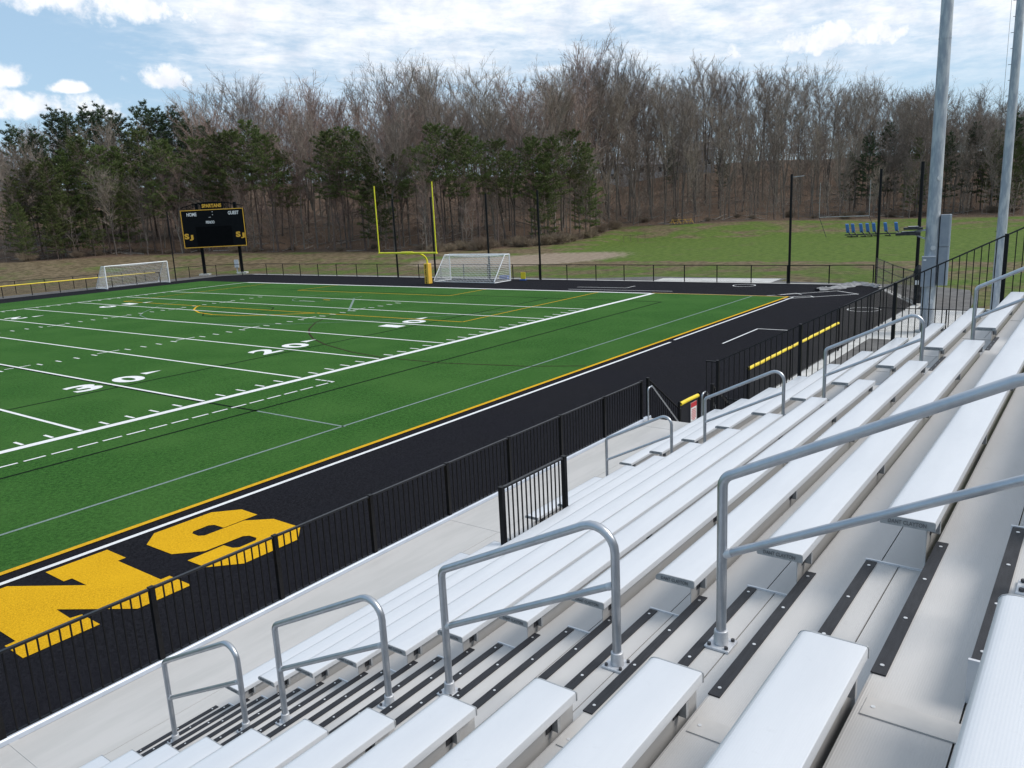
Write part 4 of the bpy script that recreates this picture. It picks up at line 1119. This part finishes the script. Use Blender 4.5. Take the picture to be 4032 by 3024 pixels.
# ------------------------------------------------------------------ trees
def bare_tree_meshes(seed, H=20.0, spread=.9, start=.38, twigmat='twig', nb=24, fork=0):
    r_ = random.Random(seed); tr, cr = MB(), MB()
    def rv3(s=1.0): return Vector((r_.gauss(0, s), r_.gauss(0, s), r_.gauss(0, s)))
    lean = Vector((r_.gauss(0, .03), r_.gauss(0, .03), 1)).normalized()
    stems = [(Vector((0, 0, -.6)), lean, H * .93, .0085 * H)]
    if fork:
        for _ in range(fork):
            z = H * r_.uniform(.18, .35); a = r_.random() * 6.28; tl = r_.uniform(.16, .3)
            stems.append((lean * z, (lean + Vector((math.cos(a), math.sin(a), 0)) * tl).normalized(), H * .95 - z, .0062 * H))
    for (o, d, L, rad) in stems:
        pts = []; p = o.copy(); n = 9; dd = d.copy()
        for i in range(n + 1):
            pts.append(p.copy()); dd = (dd + rv3(.035) + Vector((0, 0, .03))).normalized(); p = p + dd * (L / n)
        tr.tube(pts, [max(.02, rad * (1 - .88 * (i / n) ** .9)) for i in range(n + 1)], 6, cap=False)
        nbr = nb if L > H * .8 else int(nb * .6)
        for b in range(nbr):
            f = start + (1 - start) * ((b + r_.random()) / nbr); f = min(.985, f)
            i = min(n - 1, int(f * n)); q = pts[i].lerp(pts[i + 1], f * n - i)
            g0 = (f - start) / (1 - start)
            a = r_.random() * 6.283; el = r_.uniform(.15, .75) + .45 * g0
            bl = H * r_.uniform(.09, .20) * spread * (.55 + .75 * math.sin(math.pi * (.12 + .80 * g0)))
            bd = Vector((math.cos(a) * math.cos(el), math.sin(a) * math.cos(el), math.sin(el)))
            bp_ = [q]; dcur = bd.copy()
            for s in range(4):
                dcur = (dcur + rv3(.14) + Vector((0, 0, .15))).normalized(); bp_.append(bp_[-1] + dcur * (bl / 4))
            br_ = rad * .36 * (1.1 - .6 * f)
            for s in range(4): cr.wire(bp_[s], bp_[s + 1], max(.020, br_ * (1 - .2 * s)))
            for s2 in range(10):
                g_ = .12 + .88 * (s2 + r_.random()) / 10; i2 = min(3, int(g_ * 4)); q2 = bp_[i2].lerp(bp_[i2 + 1], g_ * 4 - i2)
                d3 = (dcur + rv3(.50) + Vector((0, 0, .15))).normalized(); l3 = bl * r_.uniform(.20, .50)
                m_ = q2 + d3 * l3 * .5 + rv3(.06); e_ = m_ + (d3 + rv3(.22) + Vector((0, 0, .18))).normalized() * l3 * .5
                cr.wire(q2, m_, .019); cr.wire(m_, e_, .0125)
                for s3 in range(6):
                    q3 = q2.lerp(e_, .15 + .85 * r_.random()); d4 = (d3 + rv3(.5) + Vector((0, 0, .15))).normalized()
                    cr.wire(q3, q3 + d4 * l3 * r_.uniform(.25, .6), .0095)
    for b in range(9):                          # stubs and thin dead limbs low on the trunk
        z = H * r_.uniform(.08, start); a = r_.random() * 6.28; L = r_.uniform(.5, 2.4); o_ = lean * z
        cr.wire(o_, o_ + Vector((math.cos(a) * L, math.sin(a) * L, r_.uniform(-.1, .8) * L)), .017)
    return tr.mesh('trunk', mt['bark']), cr.mesh('crown', mt[twigmat])

def pine_meshes(seed, H=18.0, base=.40, wid=.17, mat='needles'):
    r_ = random.Random(seed); tr, cr = MB(), MB()
    pts = [Vector((0, 0, -.6))]; d = Vector((r_.gauss(0, .015), r_.gauss(0, .015), 1))
    for i in range(8): pts.append(pts[-1] + Vector((d.x + r_.gauss(0, .012), d.y + r_.gauss(0, .012), 1)) * (H + .3) / 8)
    tr.tube(pts, [max(.03, .0085 * H * (1 - i / 8.3)) for i in range(9)], 7, cap=False)
    for i in range(22):                        # dead lower twigs
        z = H * r_.uniform(.14, base + .1); a = r_.random() * 6.28; l = r_.uniform(.6, 2.0)
        k = int(z / H * 8); q = pts[min(7, k)].lerp(pts[min(8, k + 1)], .5)
        q = Vector((q.x, q.y, z)); tr.wire(q, q + Vector((math.cos(a) * l, math.sin(a) * l, r_.uniform(-.15, .3) * l)), .018)
    z = H * base; sp0 = .045 * H
    while z < H * .985:
        f = z / H; t_ = (f - base) / (1 - base); prof = (.62 + .38 * math.sin(min(1, t_ * 2.4) * 1.57)) * (1 - t_) ** .62
        a0 = r_.random() * 6.28; nw = r_.choice((4, 5, 5, 6))
        for b in range(nw):
            if r_.random() < .12: continue
            zz = z + r_.uniform(-.16, .16); k = min(7, int(zz / H * 8)); q = pts[k].lerp(pts[k + 1], min(1, zz / H * 8 - k)); q = Vector((q.x, q.y, zz))
            L = H * wid * prof * r_.uniform(.55, 1.2) + .3
            a = a0 + 6.28 * b / nw + r_.gauss(0, .25); el = r_.uniform(-.08, .22) + .55 * t_
            bd = Vector((math.cos(a) * math.cos(el), math.sin(a) * math.cos(el), math.sin(el))); sd = Vector((-math.sin(a), math.cos(a), 0))
            e = q + bd * L + Vector((0, 0, .16 * L)); tr.wire(q, e, .026)
            nt = int(7 + L * 8)
            for i in range(nt):
                g_ = 1.04 - .70 * r_.random() ** 1.3; c = q.lerp(e, g_) + sd * r_.gauss(0, .17) * L * (1.25 - g_ * .6) + Vector((0, 0, r_.gauss(.06, .11)))
                sz_ = r_.uniform(.22, .42)
                for j in range(8):
                    u = (bd * .5 + Vector((r_.gauss(0, .8), r_.gauss(0, .8), abs(r_.gauss(.5, .6))))).normalized(); v = u.orthogonal().normalized(); v.rotate(Matrix.Rotation(r_.random() * 6.28, 3, u))
                    cr.add([c - v * sz_ * .11, c + v * sz_ * .11, c + u * sz_], [(0, 1, 2)])
        z += sp0 * r_.uniform(.75, 1.25) * (1 - .35 * t_)
    return tr.mesh('trunk', mt['pbark']), cr.mesh('crown', mt[mat])

BARE = [bare_tree_meshes(s, 20, sp_, st_, tm, nb, fk) for (s, sp_, st_, tm, nb, fk) in
        ((1, .95, .40, 'twig', 22, 0), (2, 1.1, .32, 'twig', 24, 1), (3, .85, .48, 'twig', 20, 1), (4, 1.25, .24, 'twig_red', 26, 2), (5, 1.2, .34, 'twig', 22, 3), (6, 1.2, .26, 'twig_red', 26, 1), (8, .75, .55, 'twig', 18, 0), (9, 1.35, .30, 'twig', 22, 2), (10, .9, .44, 'twig', 20, 2))]
PINE = [pine_meshes(s, 18, b_, w_, m_) for (s, b_, w_, m_) in ((21, .50, .22, 'needles'), (22, .44, .24, 'needles'), (23, .55, .21, 'needles'), (24, .20, .22, 'needles_blue'), (25, .10, .22, 'needles'))]
SKY = [(-10, .09), (5.0, .090), (7.7, .092), (10.1, .102), (12.8, .121), (15.4, .131), (18.2, .139), (21.1, .150), (24.0, .158), (27.0, .166), (30.1, .171), (32.8, .176), (36.3, .160), (39.5, .154), (42.8, .167), (45.7, .157),
       (48.7, .152), (51.7, .146), (55.1, .150), (57.4, .140), (60.2, .120), (62.8, .112), (67.8, .104), (80, .10)]
def zone(a):
    if a > 58: return 'in the woods at the left behind the yellow-capped fence', 'left woods'
    if a > 50: return 'in the woods behind the scoreboard', 'woods behind the scoreboard'
    if a > 40: return 'in the woods between the scoreboard and the goalpost', 'woods left of the goalpost'
    if a > 31: return 'in the woods behind the goalpost and the turned goal', 'woods behind the goalpost'
    if a > 19: return 'in the tall woods beyond the practice lawn', 'woods beyond the lawn'
    return 'in the woods at the right behind the light poles', 'right woods'
def put_tree(kind, a, r, h, meshes, H0, desc, grp, wx=1.0):
    x, y = pt(a, r); z = ground_z(x, y); s = h / H0
    t = thing(kind, desc, 'tree', (x, y, z), rng.random() * 6.28, grp)
    t.scale = (s * wx, s * wx, s)
    inst('trunk', meshes[0], t, (0, 0, 0)); inst('crown', meshes[1], t, (0, 0, 0))
n_bare = 0
for row, (dr, step, fmin, fmax) in enumerate(((2.0, 5.6, .34, .72), (7, 4.6, .44, .90), (13, 4.2, .56, .98), (21, 4.2, .64, 1.03), (31, 4.4, .70, 1.05), (44, 4.8, .74, 1.05))):
    a = 2.5 + rng.random()
    while a < 71:
        fr = interp(EDGE, a, 1); r = fr + dr + rng.uniform(-2.5, 3.0)
        x, y = pt(a, r); gz = ground_z(x, y)
        full_h = interp(SKY, a, 1) * .955 * r + CZ - gz
        h = full_h * rng.uniform(fmin, fmax)
        if h > 6 and n_bare < 298:
            reds = (39 < a < 56)
            if a < 12: pool = [1, 4, 7, 8]
            elif reds: pool = [3, 5, 3, 5, 1, 4, 7]
            elif a < 31: pool = [0, 1, 2, 4, 6, 7, 8, 8]
            else: pool = [0, 1, 2, 3, 4, 5, 6, 7, 8]
            v = rng.choice(pool); zt, zg = zone(a)
            red = v in (3, 5)
            put_tree('bare_tree', a, r, h, BARE[v], 20, ('bare reddish-twigged tree ' if red else 'leafless grey-brown tree ') + zt, ('reddish bare trees, ' if red else 'grey bare trees, ') + zg, .85 if a < 31 and a > 13 else 1.0)
            n_bare += 1
        a += math.degrees(step / r) * rng.uniform(.6, 1.4)
pines = [(15, 385, 3, 4), (60, 350, 5, 1), (100, 345, 3, 4), (135, 330, 5, 4), (165, 300, 6, 1), (205, 318, 3, 0), (250, 322, 4, 4), (300, 283, 5, 0), (345, 305, 3, 1), (425, 300, 4, 0), (465, 295, 3, 1), (500, 285, 2, 0), (535, 266, 3, 2), (575, 292, 2, 0), (610, 330, 5, 1), (40, 440, 0, 4), (105, 430, 0, 4), (185, 415, 1, 4), (260, 400, 1, 1), (330, 395, 1, 0),
         (700, 288, 1, 1), (735, 278, 3, 0), (770, 290, 1, 1), (800, 315, 2, 4), (850, 335, 4, 0), (945, 272, 2, 0), (985, 283, 1, 1), (1025, 300, 2, 2), (1065, 305, 1, 0), (1100, 330, 3, 0), (1150, 300, 1, 1), (1190, 300, 2, 1), (1225, 285, 4, 0), (1260, 312, 1, 4), (1170, 335, 0, 4), (890, 320, 5, 0),
         (120, 240, 22, 3), (150, 248, 20, 3), (185, 238, 24, 3), (220, 232, 24, 3), (255, 250, 20, 3), (300, 226, 26, 3), (330, 240, 24, 3), (365, 236, 24, 3), (400, 262, 22, 3), (440, 268, 20, 3), (30, 275, 22, 3), (75, 285, 18, 3),
         (1880, 290, 10, 3), (1925, 268, 14, 3), (1985, 300, 8, 4), (2050, 290, 10, 3), (2110, 268, 12, 3), (2150, 285, 9, 4), (2190, 250, 12, 3), (2205, 300, 6, 4), (1840, 330, 14, 3), (1560, 330, 40, 3), (1450, 320, 44, 3)]
PD = {0: 'long-trunked dark green pine', 1: 'broad dark green pine', 2: 'thin high-crowned pine', 3: 'blue-green full-crowned conifer', 4: 'low-branched dense green conifer'}
for (u, v, dr, var) in pines:
    d = pray(u, v); a = math.degrees(math.atan2(d.y, d.x)); tn = d.z / math.hypot(d.x, d.y)
    r = interp(EDGE, a, 1) + dr; x, y = pt(a, r); h = tn * r + CZ - ground_z(x, y)
    zt, zg = zone(a)
    put_tree('pine_tree', a, r, max(6, h), PINE[var], 18, PD[var] + ' ' + zt, PD[var] + 's, ' + zg, 1.1 if u < 1300 else 1.0)

# deeper woods that read as one mass, and saplings on the slope
import numpy as np
def merged_trees(name, meshes, places):
    V, F, off = [], [], 0
    data = []
    for me in meshes:
        co = np.empty(len(me.vertices) * 3); me.vertices.foreach_get('co', co)
        data.append((co.reshape(-1, 3), [tuple(p.vertices) for p in me.polygons]))
    for (x, y, z, s, rz, v) in places:
        co, fs = data[v]; c_, n_ = math.cos(rz) * s, math.sin(rz) * s
        V.append(np.stack([co[:, 0] * c_ - co[:, 1] * n_ + x, co[:, 0] * n_ + co[:, 1] * c_ + y, co[:, 2] * s + z], -1))
        F.append((fs, off)); off += len(co)
    me = bpy.data.meshes.new(name)
    me.from_pydata(np.concatenate(V), [], [tuple(i + o for i in f) for fs, o in F for f in fs])
    return me
def small_tree(seed, H, nb, n2, n3, w0):
    r_ = random.Random(seed); mb = MB()
    p = [Vector((0, 0, -.5))]
    for i in range(6): p.append(p[-1] + Vector((r_.gauss(0, .02) * H, r_.gauss(0, .02) * H, (H + .5) / 6)))
    mb.tube(p, [max(.02, .007 * H * (1 - i / 6.5)) for i in range(7)], 5, cap=False)
    for b in range(nb):
        f = .25 + .74 * (b + r_.random()) / nb; i = min(5, int(f * 6)); q = p[i].lerp(p[i + 1], f * 6 - i); a = r_.random() * 6.28; el = r_.uniform(.5, 1.2); L = H * r_.uniform(.13, .24) * (1.1 - .5 * f)
        d = Vector((math.cos(a) * math.cos(el), math.sin(a) * math.cos(el), math.sin(el))); e = q + d * L; mb.wire(q, e, w0 * 1.6)
        for j in range(n2):
            q2 = q.lerp(e, r_.uniform(.2, 1)); d2_ = (d + Vector((r_.gauss(0, .5), r_.gauss(0, .5), r_.gauss(.2, .4)))).normalized(); e2 = q2 + d2_ * L * r_.uniform(.3, .6); mb.wire(q2, e2, w0)
            for k in range(n3):
                q3 = q2.lerp(e2, r_.random()); mb.wire(q3, q3 + (d2_ + Vector((r_.gauss(0, .5), r_.gauss(0, .5), r_.gauss(.1, .4)))).normalized() * L * r_.uniform(.15, .35), w0 * .7)
    return mb.mesh('far_tree', mt['twig'])
fars = [small_tree(s_, 20, 18, 6, 4, .024) for s_ in (71, 72, 73)]
pl_ = []
r5 = random.Random(9)
for dr0, stp in ((58, 3.6), (70, 3.8), (84, 4.0), (100, 4.2), (114, 5.0)):
    a = 2.5
    while a < 71:
        r = interp(EDGE, a, 1) + dr0 + r5.uniform(-5, 5); x, y = pt(a, r); gz = ground_z(x, y)
        full_h = interp(SKY, a, 1) * r + CZ - gz; pl_.append((x, y, gz, full_h / 20 * r5.uniform(.42, .86), r5.random() * 6.28, r5.randrange(3)))
        a += math.degrees(stp / r) * r5.uniform(.6, 1.4)
me = merged_trees('far_woods', fars, pl_); me.materials.append(mt['twig'])
tag(link('far_woods', me), 'deeper bare woods on the hilltop seen through the nearer trees', 'woods', None, 'stuff')
saps = [small_tree(s_, 5, 9, 4, 3, .012) for s_ in (81, 82, 83, 84)]
pl_ = []
for i in range(1700):
    a = r5.uniform(2.5, 71); r = interp(EDGE, a, 1) + r5.uniform(-1, 62); x, y = pt(a, r)
    if a > 31 and i % 5 < 3: continue
    pl_.append((x, y, ground_z(x, y), r5.uniform(.45, 1.5), r5.random() * 6.28, r5.randrange(4)))
for i in range(1100):
    a = r5.uniform(2.5, 71 if i % 3 == 0 else 31); r = interp(EDGE, a, 1) + r5.uniform(45, 125); x, y = pt(a, r)
    pl_.append((x, y, ground_z(x, y), r5.uniform(1.0, 2.2), r5.random() * 6.28, r5.randrange(4)))
me = merged_trees('undergrowth', saps, pl_); me.materials.append(mt['twig'])
tag(link('undergrowth', me), 'leafless saplings and thin undergrowth covering the wooded slope', 'undergrowth', None, 'stuff')

# brush along the wood's edge
def bush_mesh(seed):
    r_ = random.Random(seed); mb = MB()
    for i in range(60):
        a = r_.random() * 6.28; el = r_.uniform(.5, 1.45); L = r_.uniform(1.0, 2.4); p = Vector((r_.gauss(0, .5), r_.gauss(0, .5), -.1))
        d = Vector((math.cos(a) * math.cos(el), math.sin(a) * math.cos(el), math.sin(el))); q = p + d * L * .55
        mb.wire(p, q, .016)
        for j in range(7):
            e = q + (d + Vector((r_.gauss(0, .45), r_.gauss(0, .45), r_.gauss(0, .3)))).normalized() * L * r_.uniform(.25, .55)
            s_ = p.lerp(q, r_.uniform(.4, 1)); mb.wire(s_, e, .012)
            for k in range(3):
                f_ = s_.lerp(e, r_.uniform(.3, .9)); mb.wire(f_, f_ + Vector((r_.gauss(0, .3), r_.gauss(0, .3), r_.gauss(.1, .25))), .010)
    return mb.mesh('brush', mt['bush'])
BUSH = [bush_mesh(s) for s in (31, 32, 33)]
a = 3.0; i = 0
while a < 71 and i < 110:
    dens = 1.0 if 28 < a < 43 else 2.6
    fr = interp(EDGE, a, 1); r = fr + rng.uniform(-4.5, 3.0) if 28 < a < 43 else fr + rng.uniform(-1.5, 8)
    x, y = pt(a, r); zt, zg = zone(a)
    o = link('shrub', BUSH[i % 3], None, (x, y, ground_z(x, y))); s = rng.uniform(.6, 1.25) if 28 < a < 43 else rng.uniform(.4, .8)
    o.scale = (s, s, s * .9); o.rotation_euler = (0, 0, rng.random() * 6.28)
    tag(o, 'leafless brown shrub at the edge ' + zt.replace('in the ', 'of the '), 'shrub', 'shrubs, ' + zg)
    a += math.degrees(1.9 * dens / r) * rng.uniform(.5, 1.5); i += 1
# fallen branches on the wooded slope
fb = MB(); r3 = random.Random(44)
for i in range(900):
    a = r3.uniform(3, 71); r = interp(EDGE, a, 1) + r3.uniform(0, 45); x, y = pt(a, r); z = ground_z(x, y)
    b = r3.random() * 6.28; L = r3.uniform(.8, 4.5); zz = r3.uniform(.05, .5)
    fb.wire((x, y, z + .08), (x + math.cos(b) * L, y + math.sin(b) * L, ground_z(x + math.cos(b) * L, y + math.sin(b) * L) + zz), r3.uniform(.03, .09))
tag(fb.build('fallen_branches', mt['bark']), 'fallen branches and dead wood scattered on the wooded slope', 'deadwood', None, 'stuff')
